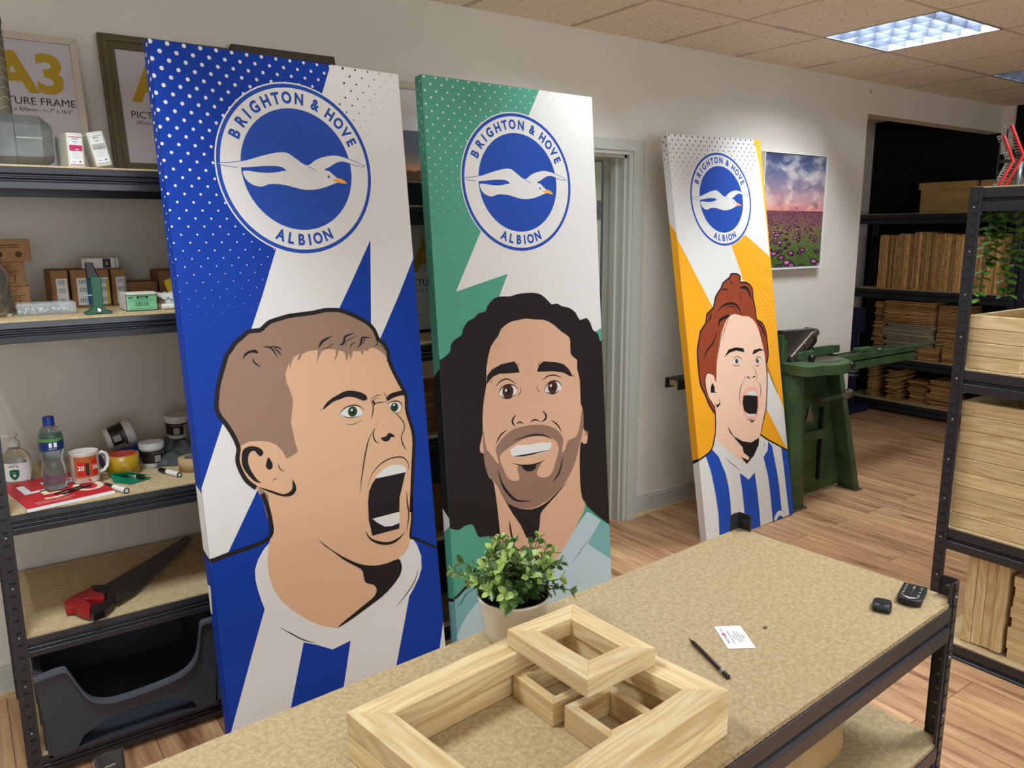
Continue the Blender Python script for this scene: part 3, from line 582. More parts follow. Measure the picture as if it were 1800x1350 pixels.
# ---------------------------------------------------------------- print 2: green
A = C2; A.edge = K_GR; A.crop(0, 0, 1)
A.face([(0, 0), (A.w, 0), (A.w, A.L), (0, A.L)], K_GR); A.lay()
A.pol([(948.3, 157), (1046, 168), (1060, 575), (1046, 583), (1040, 640), (900, 640), (877.3, 522), (892.4, 481.3), (801.8, 512.7), (806.7, 500), (845.2, 406.7)], K_WH); A.lay(); A.lay()
A.dots(.0433, .010, .56, .006, .62, lambda u, v: 0 if (u > .50-.15*v) else .0045*(1-(v/.66)**1.2)*(1-.45*u/.5), K_WH)
A.dots(.0433, .010, A.w, .006, .20, lambda u, v: 0 if (u < .53-.15*v) else max(0, .0028*(1-(u-.5)/.12-v/.3)), K_BK)
A.badge(.374, .333, .2455, GULL); A.lay()
A.crop(730, 470, 2.647)
A.pol([(60, 470), (118, 430), (160, 395), (165, 360), (185, 335), (215, 315), (222, 285), (245, 250), (275, 235), (290, 215), (325, 205), (335, 180), (365, 145), (400, 135), (440, 135), (480, 123), (550, 118), (590, 130), (620, 158), (635, 172), (660, 168), (680, 180), (715, 188), (745, 210), (765, 245), (795, 235), (815, 260), (825, 290), (850, 310), (860, 345), (900, 360), (1000, 700), (1000, 1260), (903, 1196), (860, 1165), (830, 1140), (800, 1112), (760, 1090), (600, 1300), (400, 1290), (360, 1275), (345, 1250), (300, 1255), (285, 1235), (265, 1195), (225, 1205), (200, 1222), (165, 1215), (130, 1212), (60, 1210)], K_BK, 2)
A.lay()
# shirt
A.crop(750, 900, 4.5)
A.pol([(1265, 0), (1290, 5), (1375, 65), (1445, 102), (1500, 120), (1500, 2600), (150, 2600), (185, 705), (240, 668), (300, 605), (400, 515), (480, 430), (560, 400), (1000, 400), (1180, 120)], K_PL); A.lay()
A.pol([(1375, 65), (1445, 102), (1480, 110), (1500, 395), (1455, 370), (1270, 250)], K_TL)
A.pol([(120, 750), (185, 705), (240, 668), (300, 605), (400, 515), (480, 430), (520, 600), (410, 700), (330, 800), (270, 900), (225, 1010), (190, 1120), (150, 1300), (100, 1300)], K_TL, 0); A.lay()
A.stroke([(150, 725), (185, 700), (240, 668), (300, 605), (400, 515), (480, 440)], 20, K_BK, (1, 1)); A.stroke([(230, 760), (275, 710), (310, 650), (372, 600)], 7, K_BK); A.stroke([(1145, 405), (1200, 330), (1250, 255), (1292, 190)], 5, K_BK)
A.crop(730, 470, 2.647)
A.pol([(350, 370), (385, 320), (400, 285), (440, 255), (480, 245), (515, 238), (560, 243), (600, 245), (640, 265), (680, 300), (715, 325), (720, 360), (722, 400), (735, 418), (752, 432), (752, 470), (765, 530), (768, 630), (778, 660), (781, 750), (800, 765), (798, 815), (782, 820), (770, 812), (764, 870), (766, 1000), (775, 1070), (790, 1112), (760, 1180), (700, 1290), (600, 1420), (480, 1420), (415, 1380), (400, 1300), (385, 1150), (365, 1005), (345, 980), (325, 930), (318, 868), (303, 862), (300, 830), (313, 770), (312, 700), (318, 620), (330, 545), (330, 470)], K_S2, 2)
A.lay()
A.pol([(313, 755), (322, 800), (330, 845), (350, 868), (375, 903), (389, 914), (378, 870), (375, 840), (400, 800), (440, 762), (490, 742), (540, 733), (600, 733), (650, 750), (680, 780), (687, 810), (680, 862), (697, 845), (710, 805), (745, 790), (762, 750), (770, 690), (778, 655), (782, 740), (762, 830), (745, 900), (715, 970), (680, 1020), (630, 1070), (580, 1105), (530, 1123), (470, 1117), (430, 1100), (400, 1055), (380, 1015), (345, 975), (325, 930), (316, 850)], K_BD, 2)
A.pol([(385, 1008), (400, 1040), (430, 1095), (480, 1120), (540, 1125), (600, 1100), (650, 1055), (712, 988), (655, 1060), (592, 1130), (580, 1160), (578, 1200), (565, 1250), (540, 1282), (520, 1265), (490, 1200), (455, 1150), (420, 1090), (398, 1040)], K_BK, 2)
A.lay()
A.pol([(397, 870), (440, 835), (500, 800), (560, 785), (620, 790), (655, 810), (667, 850), (652, 900), (642, 940), (622, 970), (590, 978), (565, 965), (570, 940), (587, 905), (540, 915), (480, 920), (475, 945), (485, 985), (460, 993), (430, 980), (410, 940), (395, 900)], K_S2, 2)
A.pol([(330, 547), (333, 505), (355, 475), (400, 450), (460, 437), (474, 455), (485, 488), (440, 493), (390, 495), (360, 510), (340, 532)], K_BK, 0)
A.pol([(565, 485), (575, 455), (595, 437), (650, 440), (690, 450), (715, 475), (732, 508), (715, 505), (690, 490), (640, 483), (600, 485)], K_BK, 0)
A.lay()
for q, w in (([(373, 555), (395, 530), (430, 520), (473, 545)], 6), ([(587, 530), (615, 506), (650, 502), (683, 515)], 6), ([(488, 556), (489, 580), (470, 605)], 3), ([(568, 548), (568, 568), (585, 585)], 3), ([(468, 684), (450, 715), (464, 741)], 9), ([(470, 728), (485, 720), (503, 727)], 7), ([(533, 720), (555, 709), (579, 716)], 7), ([(590, 665), (607, 688), (603, 707), (583, 719)], 10),
             ([(427, 755), (395, 782), (373, 825)], 7), ([(630, 710), (660, 732), (680, 765)], 7), ([(455, 806), (520, 785), (560, 778), (600, 782), (637, 801)], 8), ([(450, 910), (500, 922), (560, 916), (605, 894)], 7), ([(385, 945), (402, 1005), (432, 1052), (472, 1084), (537, 1088)], 12), ([(640, 1000), (670, 950), (686, 880)], 9), ([(436, 1178), (445, 1235), (463, 1320)], 9), ([(783, 755), (797, 772), (783, 782)], 4), ([(472, 445), (482, 460)], 3), ([(348, 540), (356, 523)], 3), ([(568, 460), (582, 437)], 3), ([(735, 500), (740, 510)], 4)):
    A.stroke(q, w, K_BK)
A.pol([(495, 923), (560, 920), (554, 940), (530, 950), (508, 942)], K_BK, 2)
A.pol([(441, 850), (470, 828), (530, 825), (580, 815), (632, 815), (632, 835), (610, 858), (560, 870), (500, 880), (460, 882), (445, 870)], K_WH)
A.pol([(388, 588), (400, 565), (425, 548), (455, 550), (472, 575), (457, 598), (425, 605), (402, 600)], K_WH, 2)
A.pol([(600, 578), (612, 550), (640, 530), (665, 535), (680, 560), (667, 580), (630, 586)], K_WH, 2)
A.lay(); K_BN = pc('brown_iris', 72, 40, 34)
A.dpx(430, 577, 30, K_BN); A.dpx(638, 557, 28, K_BN); A.stroke([(455, 880), (500, 875), (540, 868), (622, 850)], 8, K_BK); A.stroke([(386, 592), (398, 563), (425, 547), (455, 548), (476, 564)], 6, K_BK); A.stroke([(393, 598), (430, 610), (470, 588)], 6, K_BK); A.stroke([(597, 582), (612, 545), (640, 528), (665, 533), (683, 553)], 6, K_BK); A.stroke([(603, 578), (640, 588), (672, 570)], 6, K_BK)
A.lay(); A.dpx(430, 577, 13, K_BK); A.dpx(638, 557, 12, K_BK); A.lay(); A.dpx(421, 572, 6, K_WH); A.dpx(630, 550, 6, K_WH)
A.crop(0, 0, 1)
g = [vv(A, 772, 648), vv(A, 790, 912), vv(A, 791, 925), vv(A, 800, 1052), vv(A, 800, 1058)]
A.side([(0, g[0], 0, g[0]+.03, K_GR), (g[0], g[1], g[0]+.03, g[1]-.03, K_BK), (g[1], g[2], g[1]-.03, g[2]+.03, K_WH), (g[2], g[3], g[2]+.03, g[3]+.01, K_GR), (g[3], g[4], g[3]+.01, g[4]+.01, K_BK), (g[4], A.L, g[4]+.01, A.L, K_TL)])
for i in range(26):
    v = .02+i*.0217; r = .0042*(1-(v/.66)**1.2); d = .013+(.016 if i % 2 else 0)
    if r > .0006: A.b.poly([A.P(-.0009, v+r*math.sin(a*PI/4), d+r*math.cos(a*PI/4)) for a in range(8)], K_WH)
A.finish('canvas_print', 'green canvas print of a smiling man with long black curly hair, behind the potted plant', 'canvas print')

# ---------------------------------------------------------------- print 3: orange
A = C3; A.edge = K_WH; A.crop(0, 0, 1)
A.face([(0, 0), (A.w, 0), (A.w, A.L), (0, A.L)], K_WH); A.lay()
A.crop(1020, 200, 3.75)
A.pol([(1140, 165), (1180, 330), (1215, 620), (1235, 800), (1247, 935), (1270, 950), (1200, 150)], K_OG)
A.pol([(985, 830), (1090, 800), (1247, 940), (1300, 1000), (1340, 1700), (1300, 1850), (1150, 1500), (1060, 1050), (1000, 880)], K_OG)
A.pol([(560, 640), (620, 787), (700, 940), (870, 1270), (1000, 1500), (900, 2400), (700, 2400)], K_OG)
A.crop(1150, 450, 2.648)
A.pol([(525, 492), (603, 712), (660, 900), (640, 920), (515, 700), (470, 600)], K_WH)
A.lay()
A.pol([(515, 698), (622, 905), (640, 925), (560, 900), (480, 850), (480, 700)], K_OG)
A.pol([(522, 490), (560, 598), (603, 712), (610, 700), (600, 480), (560, 400), (500, 400)], K_OG)
A.lay()
A.dots(.0433, .012, A.w, .006, .42, lambda u, v: 0 if (u < .10 and v > .33) else max(0, .0050*(1-(v/(.40 if u < .5 else .52))))*(1 if u < .69-.05*v else 0), K_BK)
A.dots(.0433, .012, A.w, .44, .80, lambda u, v: 0.0032*(1-(v-.44)/.4) if (u > .58 and u < .72 and v < .70) else 0, pc('dot_grey', 150, 160, 185))
A.dots(.0433, .012, A.w, .006, .60, lambda u, v: .0042*(1-v/.62) if u > .70-.05*v else 0, K_WH, 1)
A.dots(.0433, .012, A.w, .62, 1.45, lambda u, v: max(0, min(.0042, .0042*(u-.42)/.2)*(1-((v-1.0)/.45)**2)) if (u > .44 and u > .44+(v-.95)*.5) else 0, pc('dot_pale_orange', 240, 200, 120), 1)
A.badge(.372, .326, .2487, GULL); A.lay()
A.crop(1150, 450, 2.648)
# shirt
A.pol([(100, 1010), (178, 970), (205, 952), (265, 903), (285, 828), (490, 828), (520, 850), (560, 872), (622, 907), (680, 930), (720, 1500), (150, 1500)], K_WH); A.lay()
A.pol([(238, 928), (268, 900), (300, 935), (330, 1010), (345, 1080), (355, 1170), (362, 1300), (305, 1340), (298, 1200), (285, 1110), (265, 1010)], K_B3)
A.pol([(397, 1008), (438, 1040), (467, 1008), (480, 1100), (490, 1200), (497, 1300), (430, 1340), (420, 1200), (410, 1100)], K_B3)
A.pol([(508, 935), (527, 905), (530, 862), (548, 885), (562, 960), (577, 1050), (592, 1180), (600, 1270), (555, 1280), (540, 1110), (530, 1030)], K_B3)
A.pol([(590, 890), (622, 905), (660, 925), (680, 1300), (640, 1300), (615, 1100), (602, 980)], K_B3)
for q in ([(178, 970), (205, 952), (265, 903), (283, 828)], [(492, 828), (520, 850), (560, 872), (630, 910)]): A.stroke(q, 7, K_BK, (1, 1), up=2)
A.stroke([(295, 938), (330, 1010), (345, 1080), (355, 1170), (360, 1270)], 2, K_BK, up=1); A.stroke([(562, 960), (577, 1050), (592, 1180)], 2, K_BK, up=1)
A.lay()
A.pol([(270, 895), (285, 828), (340, 900), (430, 968), (487, 845), (520, 865), (512, 905), (467, 1006), (440, 1040), (395, 1008), (330, 970)], K_WH)
A.stroke([(328, 938), (365, 970), (400, 1000)], 3, K_BK, up=1); A.stroke([(515, 865), (508, 890)], 3, K_BK, up=1)
A.lay(); A.dpx(585, 1228, 44, K_BK); A.lay(); A.dpx(585, 1228, 42, K_WH); A.lay(); A.dpx(585, 1232, 23, K_B3)
A.lay()
A.pol([(285, 830), (290, 858), (330, 892), (372, 928), (430, 970), (455, 940), (482, 890), (490, 840), (440, 700), (280, 700)], K_S3)
A.lay()
HO = [(280, 730), (255, 690), (235, 640), (215, 600), (205, 520), (200, 440), (210, 380), (215, 350), (240, 310), (245, 270), (275, 240), (285, 190), (310, 150), (320, 125), (350, 100), (355, 85), (380, 83), (400, 95), (400, 122), (430, 125), (455, 150), (458, 190), (470, 250), (475, 295), (500, 310), (518, 350), (525, 400), (530, 460), (522, 500)]
A.pol(HO+[(500, 600), (300, 640)], K_H3); A.stroke(HO, 7, K_BK, (1, 1), up=1, sm=2)
A.lay(); A.lay()
A.pol([(300, 420), (315, 345), (340, 292), (370, 270), (410, 280), (440, 282), (470, 310), (490, 360), (505, 420), (515, 470), (520, 530), (523, 600), (520, 690), (505, 770), (495, 830), (487, 850), (450, 870), (410, 862), (370, 835), (340, 790), (290, 830), (281, 700), (250, 660), (236, 600), (236, 562), (250, 545), (275, 555), (287, 590), (290, 500)], K_S3, 2)
A.lay()
A.stroke([(515, 465), (524, 540), (521, 690), (505, 775), (493, 840)], 6, K_BK, (.6, .6)); A.stroke([(281, 700), (285, 770), (283, 835)], 6, K_BK, (.6, .6)); A.stroke([(275, 555), (248, 545), (236, 570), (240, 620), (256, 665), (282, 705)], 5, K_BK)
A.pol([(340, 792), (370, 840), (410, 862), (450, 868), (487, 845), (485, 880), (462, 930), (430, 968), (402, 935), (438, 950), (441, 936), (415, 915), (410, 890), (375, 850), (350, 820)], K_BK)
for q, w in (([(290, 262), (325, 228), (370, 222), (395, 248), (403, 272)], 10), ([(330, 240), (365, 235), (388, 262)], 4), ([(298, 330), (306, 298), (340, 280), (350, 275)], 12), ([(230, 485), (245, 440), (275, 400), (290, 345)], 7), ([(298, 470), (305, 400), (330, 300)], 3), ([(316, 400), (330, 330), (350, 285)], 3), ([(395, 148), (430, 150), (450, 200)], 14), ([(400, 165), (398, 190), (410, 205)], 4), ([(345, 100), (358, 125), (370, 132)], 4), ([(476, 300), (500, 335), (520, 385)], 9), ([(490, 350), (505, 400)], 5), ([(312, 155), (345, 156)], 6), ([(240, 310), (262, 285), (262, 255)], 6),
             ([(418, 572), (424, 560)], 3), ([(430, 570), (436, 563), (447, 573)], 6), ([(456, 568), (463, 562), (471, 562)], 6), ([(455, 508), (472, 540), (476, 568), (466, 582)], 3), ([(420, 572), (402, 610), (396, 660), (402, 702)], 4), ([(485, 580), (495, 620), (490, 662)], 4), ([(430, 762), (455, 760), (470, 764)], 3), ([(362, 505), (385, 512), (400, 500)], 3), ([(465, 508), (480, 512), (493, 500)], 3)):
    A.stroke(q, w, K_BK)
A.pol([(325, 472), (345, 435), (380, 425), (415, 430), (418, 448), (380, 440), (350, 450)], K_BK); A.pol([(455, 457), (462, 438), (490, 430), (510, 438), (485, 443), (465, 456)], K_BK)
A.pol([(440, 765), (467, 765), (455, 776)], K_BK); A.pol([(262, 637), (262, 610), (270, 590), (280, 610), (280, 630), (292, 636)], K_BK); A.pol([(278, 680), (290, 694), (303, 685), (300, 655), (307, 690), (292, 707)], K_BK)
A.pol([(405, 680), (408, 645), (425, 618), (458, 608), (480, 622), (487, 660), (482, 740), (460, 762), (425, 755), (410, 720)], K_PK, 2)
A.pol([(362, 492), (380, 470), (400, 478), (404, 495), (385, 507), (368, 502)], K_WH, 2); A.pol([(465, 490), (478, 472), (494, 476), (497, 495), (480, 505), (468, 500)], K_WH, 2)
A.lay(); A.pol([(425, 650), (440, 630), (470, 628), (480, 652)], K_WH); A.pol([(410, 685), (414, 650), (440, 647), (480, 651), (481, 700), (475, 736), (440, 735), (418, 722)], K_BK); A.pol([(426, 736), (475, 734), (460, 746), (438, 746)], K_WH)
K_RI = pc('red_brown_iris', 130, 72, 50); A.dpx(383, 489, 11, K_RI); A.dpx(479, 488, 11, K_RI); A.stroke([(361, 492), (378, 469), (402, 475), (406, 492)], 3, K_BK); A.stroke([(463, 490), (478, 470), (495, 475), (498, 492)], 3, K_BK)
A.lay(); A.dpx(383, 489, 5, K_BK); A.dpx(479, 488, 5, K_BK); A.lay(); A.dpx(386, 484, 2.5, K_WH); A.dpx(482, 484, 2.5, K_WH)
A.crop(0, 0, 1)
g = [vv(A, 1190, 412), vv(A, 1228, 806), vv(A, 1228.6, 811)]
A.side([(0, g[0], 0, g[0]-.07, K_WH), (g[0], g[1], g[0]-.07, g[1]+.015, K_OG), (g[1], g[2], g[1]+.015, g[2]+.018, K_BK), (g[2], A.L, g[2]+.018, A.L, K_WH)])
for i in range(18):
    v = .012+i*.0217; r = .0050*(1-v/.40); d = .013+(.016 if i % 2 else 0)
    if r > .0006: A.b.poly([A.P(-.0009, v+r*math.sin(a*PI/4), d+r*math.cos(a*PI/4)) for a in range(8)], K_BK)
A.finish('canvas_print', 'orange and white canvas print of a shouting red-haired woman, leaning on the wall', 'canvas print')
# ================================================================ things on the left shelving
S1, S2, S3, S4, S5 = 1.7908, 1.3758, .8338, .4578, .0758      # shelf tops
def FT(x, y, z, rx=0): return T(x, y, z) @ FRONT          # text frame facing the room
K_GD = mat('gold_print', (176, 146, 34), .6); K_PAGE = mat('frame_insert', (196, 190, 196), .25, 0, .5)
def picture_frame(label, W, H, bw, dep, loc, lean, rz, m, texts, cat='picture frame', step=0., bar=PINE[0]):
    """frame standing on z=0, leaning back by lean; face towards -y"""
    t = thing('picture_frame', label, cat, loc, rot=(-lean, 0, rz))
    b = MB()
    for P in ([(-W/2, 0), (W/2, 0), (W/2-bw, bw), (-W/2+bw, bw)], [(W/2, 0), (W/2, H), (W/2-bw, H-bw), (W/2-bw, bw)], [(W/2, H), (-W/2, H), (-W/2+bw, H-bw), (W/2-bw, H-bw)], [(-W/2, H), (-W/2, 0), (-W/2+bw, bw), (-W/2+bw, H-bw)]):
        b.prism(P, 0, dep, m, FRONT @ T(0, 0, -dep))
        if step:
            cx, cy = 0, H/2; sh = lambda p, k: (cx+(p[0]-cx)*(1-k/(W/2)), cy+(p[1]-cy)*(1-k/(H/2)))
            Q = [sh(P[0], step), sh(P[1], step), (P[2][0]+(P[1][0]-P[2][0])*.45, P[2][1]+(P[1][1]-P[2][1])*.45), (P[3][0]+(P[0][0]-P[3][0])*.45, P[3][1]+(P[0][1]-P[3][1])*.45)]
            b.prism(Q, 0, .008, m, FRONT)
    b.build('moulding', t, bevel=.0015)
    p = MB().box(-W/2+bw-.004, dep*.45, bw-.004, W/2-bw+.004, dep*.45+.004, H-bw+.004, K_PAGE)
    for s, m2, size, x, z, bold in texts: p.text(s, m2, size, T(x, dep*.45-.0006, z) @ FRONT, bold)
    p.build('insert', t)
    return t
A3TX = lambda x=0, k=1.: [('A3', K_GD, .175*k, x, .32*k, .035), ('PICTURE FRAME', M_INK, .034*k, x, .234*k, 0), ('297mm x 420mm - 11.7" x 16.5"', M_INK, .0165*k, x, .207*k, 0), ('Supplied with mount', M_INK, .008, x, .085, 0)]
M_WFR = mat('white_frame_paint', (196, 186, 170), .5); M_OLV = mat('olive_stain', (92, 82, 58), .6); M_DKF = mat('dark_grey_stain', (74, 66, 56), .65)
picture_frame('white picture frame with gold A3 insert behind the grey prop hammer', .335, .452, .022, .018, (.265, -.135, S1+.0065), .22, 0, M_WFR, A3TX(.02))
picture_frame('wide olive picture frame leaning between the white frame and the blue print', .43, .485, .048, .02, (.712, -.135, S1+.0065), .22, 0, M_OLV, [('A3', K_GD, .175, -.02, .32, .035), ('PICTURE FRAME', M_INK, .034, -.02, .215, 0), ('297mm x 420mm - 11.7" x 16.5"', M_INK, .0165, -.02, .188, 0)], step=.01)
picture_frame('dark grey picture frame whose top shows above the blue print', .40, .50, .03, .03, (1.135, -.15, S1+.0065), .22, 0, M_DKF, [('A3', K_GD, .17, 0, .33, .035)])

# prop hammer: big grey head, wrapped handle pointing up
M_HAM = noise_mat('weathered_grey', (84, 86, 84), (118, 122, 118), (1, 1, 1), 9, 5, .42, .2, .5); M_HND = noise_mat('handle_wrap', (88, 82, 66), (112, 104, 84), (1, 1, 1), 20, 4, .6)
hm = thing('prop_hammer', 'large grey prop hammer standing on its head at the left end', 'hammer', (.165, -.40, S1))
b = MB(); hx, hy, hz, c = .125, .07, .145, .03
def ring(x, k): return [(x, -hy+k, c+k*.4), (x, -hy+k, hz-c-k*.4), (x, -hy+c+k, hz-k), (x, hy-c-k, hz-k), (x, hy-k, hz-c-k*.4), (x, hy-k, c+k*.4), (x, hy-c-k, k), (x, -hy+c+k, k)]
xs_ = [(-hx, .022), (-hx+.03, 0), (-.03, 0), (-.03, -.003), (.03, -.003), (.03, 0), (hx-.03, 0), (hx, .022)]; V = []; Fc = []
for x, k in xs_: V += ring(x, k)
for i in range(len(xs_)-1):
    for j in range(8): Fc.append((i*8+j, i*8+(j+1) % 8, (i+1)*8+(j+1) % 8, (i+1)*8+j))
Fc += [tuple(range(7, -1, -1)), tuple(range((len(xs_)-1)*8, len(xs_)*8))]
b.add(V, Fc, M_HAM); b.build('hammer_head', hm, bevel=.002)
b = MB().box(.032, -hy-.0015, .078, hx-.03, -hy+.001, .083, mat('pale_groove', (150, 156, 148), .4)); b.build('groove', hm)
b = MB().lathe([(.021, 0), (.024, .01), (.021, .24), (.024, .25), (.023, .262), (.014, .268)], M_HND, 20, T(.012, 0, hz-.002))
M_WV = mat('wrap_line', (150, 146, 128), .6)
for k in range(9):
    z = hz+.018+k*.026; b.tube([(.012+.0235*math.cos(a*PI/12), .0235*math.sin(a*PI/12), z+.004*math.sin(a*PI/3)) for a in range(25)], .0013, M_WV, 5)
b.build('handle', hm)
# ink cartridges
M_CART = mat('cartridge_plastic', (214, 212, 196), .35, 0, .5, subs=.1); M_MAG = mat('magenta_label', (196, 36, 98), .5); M_LG = mat('label_grey', (170, 172, 168), .6); M_TXT = mat('label_text', (96, 96, 100), .7)
def cartridge(label, m, code, loc, rot):
    t = thing('ink_cartridge', label, 'ink cartridge', loc, rot=rot, group='ink cartridges on the top shelf')
    MB().box(-.022, 0, 0, .022, .13, .098, M_CART).build('body', t, bevel=.005, seg=3)
    b = MB().box(-.0165, -.0006, .008, .0165, .001, .090, M_PAPER); b.box(-.0165, -.001, .048, .0165, .0, .064, m).box(-.0165, -.001, .085, .0165, 0, .0872, m).box(-.0165, -.001, .009, .0165, 0, .0112, m)
    b.text(code, M_WHITE if m is M_MAG else M_TXT, .007, FT(.002, -.0013, .0515), .02).text('EPSON', M_TXT, .0052, FT(-.001, -.0013, .0805), .02).text('T602'+('3' if m is M_MAG else '9'), M_TXT, .0052, FT(-.001, -.0013, .072), .01)
    for i, w in enumerate((.026, .022, .018, .024)): b.box(-.013, -.0011, .043-i*.005, -.013+w, 0, .0438-i*.005, M_LG)
    b.box(.006, -.0011, .016, .0105, 0, .0205, M_TXT).box(-.012, -.0011, .017, -.003, 0, .0182, M_TXT); b.build('paper_label', t)
cartridge('white ink cartridge with magenta label beside the prop hammer', M_MAG, 'VM', (.338, -.50, S1+.0005), (0, 0, .12))
cartridge('white ink cartridge with grey label leaning on its magenta neighbour', M_LG, 'GY', (.408, -.505, S1+.0085), (0, -.2, .0))

# ---- second shelf
M_JAR = mat('jar_glass', (235, 235, 230), .05, 0, .5, trans=.95); M_GOLD = noise_mat('gold_chips', (150, 120, 62), (60, 52, 40), (1, 1, 1), 60, 4, .35, .5, .6, metal=.5)
j = thing('glass_jar', 'tall glass jar of brassy bits at the far left edge', 'jar', (.100, -.42, S2))
MB().lathe([(.040, 0), (.042, .006), (.042, .12), (.028, .145), (.028, .16), (.026, .16), (.026, .145), (.039, .12), (.039, .008), (.0, .008)], M_JAR, 28, caps=False).build('glass', j)
MB().lathe([(.037, .009), (.0378, .11), (.024, .137), (0, .14)], M_GOLD, 24).build('contents', j)
def carton(label, x, y, z, w, d, h, rz=0, marks=0, m=M_CARD, name='cardboard_box', cat='box', group=None, extra=None):
    t = thing(name, label, cat, (x, y, z), rz, group); MB().box(0, 0, 0, w, d, h, m).build('carton', t, bevel=.0015)
    b = MB(); K = mat('carton_print', (74, 52, 36), .85)
    if marks == 1:
        b.text('VENTRO', K, h*.16, FT(w*.55, -.0006, h*.80)); b.box(w*.2, -.0008, h*.62, w*.9, 0, h*.64, K).box(w*.2, -.0008, h*.55, w*.8, 0, h*.57, K)
        b.text('90 N', K, h*.2, FT(w*.55, -.0006, h*.3)); 
        for a in ((.3, .14, .8, .16), (.3, .44, .8, .46), (.3, .14, .32, .46), (.78, .14, .8, .46)): b.box(w*a[0], -.0008, h*a[1], w*a[2], 0, h*a[3], K)
    if marks == 2:
        b.box(w*.1, -.0008, h*.72, w*.85, 0, h*.76, K).box(w*.1, -.0008, h*.62, w*.85, 0, h*.65, K).box(w*.3, -.0008, h*.28, w*.5, 0, h*.31, K)
        for q in (.55, .82): b.lathe([(.009, 0), (.009, .0006)], K, 12, FT(w*q, -.0001, h*.33)); 
        b.text('S2', K, h*.2, FT(w*.38, -.0006, h*.35))
    if marks == 3:
        b.box(w*.30, -.0008, h*.05, w*.93, 0, h*.78, M_PAPER)
        for q in (.70, .48, .2):
            for i in range(4): b.box(w*(.42+.1*i), -.0011, h*(q-.08), w*(.46+.1*i), 0, h*(q+.04), M_TXT)
        if extra: b.box(w*.80, -.0012, h*.05, w*.99, 0, h*.75, extra)
        b.box(w*.05, -.0008, h*.30, w*.07, 0, h*.85, K)
    if marks: b.build('printing', t)
    return t
carton('small brown carton at the bottom of the stack behind the glass jar', .07, -.30, S2, .128, .12, .077, 0, 1)
carton('small brown carton in the middle of the stack behind the glass jar', .063, -.305, S2+.0775, .128, .12, .073, .02, 1)
carton('wider brown carton on top of the stack behind the glass jar', .03, -.32, S2+.151, .182, .14, .066, .02, 2)
gB = 'brown cartons standing in a row'
for i, (x, w, ex, lb) in enumerate(((.262, .052, None, 'leftmost brown carton of the row with a white label'), (.318, .058, mat('cyan_strip', (20, 90, 150), .6), 'brown carton with blue label strip behind the green clamp'), (.380, .052, mat('yellow_strip', (200, 176, 30), .6), 'brown carton with yellow label strip right of the clamp'), (.436, .046, M_LG, 'rightmost brown carton of the row with grey label strip'))):
    carton(lb, x, -.235, S2, w-.003, .19, .118, 0, 3, group=gB, extra=ex)
t = thing('ink_cartridge', 'white ink cartridge lying flat on top of the cartons', 'ink cartridge', (.358, -.20, S2+.1185))
MB().box(0, 0, 0, .112, .12, .036, M_CART).build('body', t, bevel=.005, seg=3)
b = MB().box(.012, -.0006, .003, .10, 0, .033, M_PAPER).box(.062, -.001, .003, .086, 0, .033, mat('dark_label', (52, 46, 44), .6)).box(.012, -.001, .003, .0135, 0, .033, M_TXT).box(.098, -.001, .003, .1, 0, .033, M_TXT).text('BK', M_WHITE, .009, FT(.074, -.0013, .018) @ Rz(PI/2)); b.build('paper_label', t)
M_CLR = mat('clear_plastic', (240, 244, 246), .12, 0, .5, trans=.85, alpha=.6)
t = thing('plastic_tray', 'clear plastic tray of small metal fixings in front of the cartons', 'tray', (.150, -.46, S2))
b = MB().box(0, 0, 0, .150, .075, .0015, M_CLR).box(0, 0, 0, .15, .0015, .034, M_CLR).box(0, .0735, 0, .15, .075, .034, M_CLR).box(0, 0, 0, .0015, .075, .034, M_CLR).box(.1485, 0, 0, .15, .075, .034, M_CLR); b.build('tray_shell', t)
b = MB(); rr = random.Random(3)
for i in range(260):
    x, y = rr.uniform(.006, .144), rr.uniform(.006, .069); z = .0075+rr.random()*.010
    b.box(-.004, -.0012, -.0012, .004, .0012, .0012, M_METAL if i % 3 else M_WHITE, T(x, y, z) @ Rz(rr.random()*6) @ Ry(rr.uniform(-1, 1)))
tag(b.build('fixings'), 'loose small metal fixings heaped in the clear plastic tray', 'fixings', loc=(.150, -.46, S2))['kind'] = 'stuff'
# green clamp press
M_TG = mat('tool_green', (18, 84, 58), .4); c_ = thing('clamp_tool', 'green upright clamp tool with black top at the shelf edge', 'clamp', (.350, -.515, S2))
MB().prism([(-.036, 0), (.036, 0), (.036, .005), (.022, .009), (.014, .022), (-.014, .022), (-.022, .009), (-.036, .005)], 0, .05, M_TG, T(0, .03, 0) @ FRONT).build('base', c_, bevel=.002)
MB().box(-.013, -.016, .015, .014, .026, .108, M_TG).build('column', c_, bevel=.002)
MB().prism([(-.021, .1), (.008, .1), (.012, .108), (.003, .128), (-.002, .150), (-.021, .150), (-.022, .125)], 0, .022, M_BLACK, T(0, .015, 0) @ FRONT).build('head', c_, bevel=.003)
MB().lathe([(.008, 0), (.008, .004), (.005, .006)], M_METAL, 16, T(0, -.0205, .012) @ Rx(PI/2)).build('screw', c_); MB().cyl(.0025, -.0, .022, M_METAL, 8, T(-.013, -.005, .055) @ Ry(-PI/2)).build('screw', c_); MB().cyl(.004, 0, .006, M_METAL, 10, T(.014, -.01, .06) @ Ry(PI/2)).build('screw', c_)
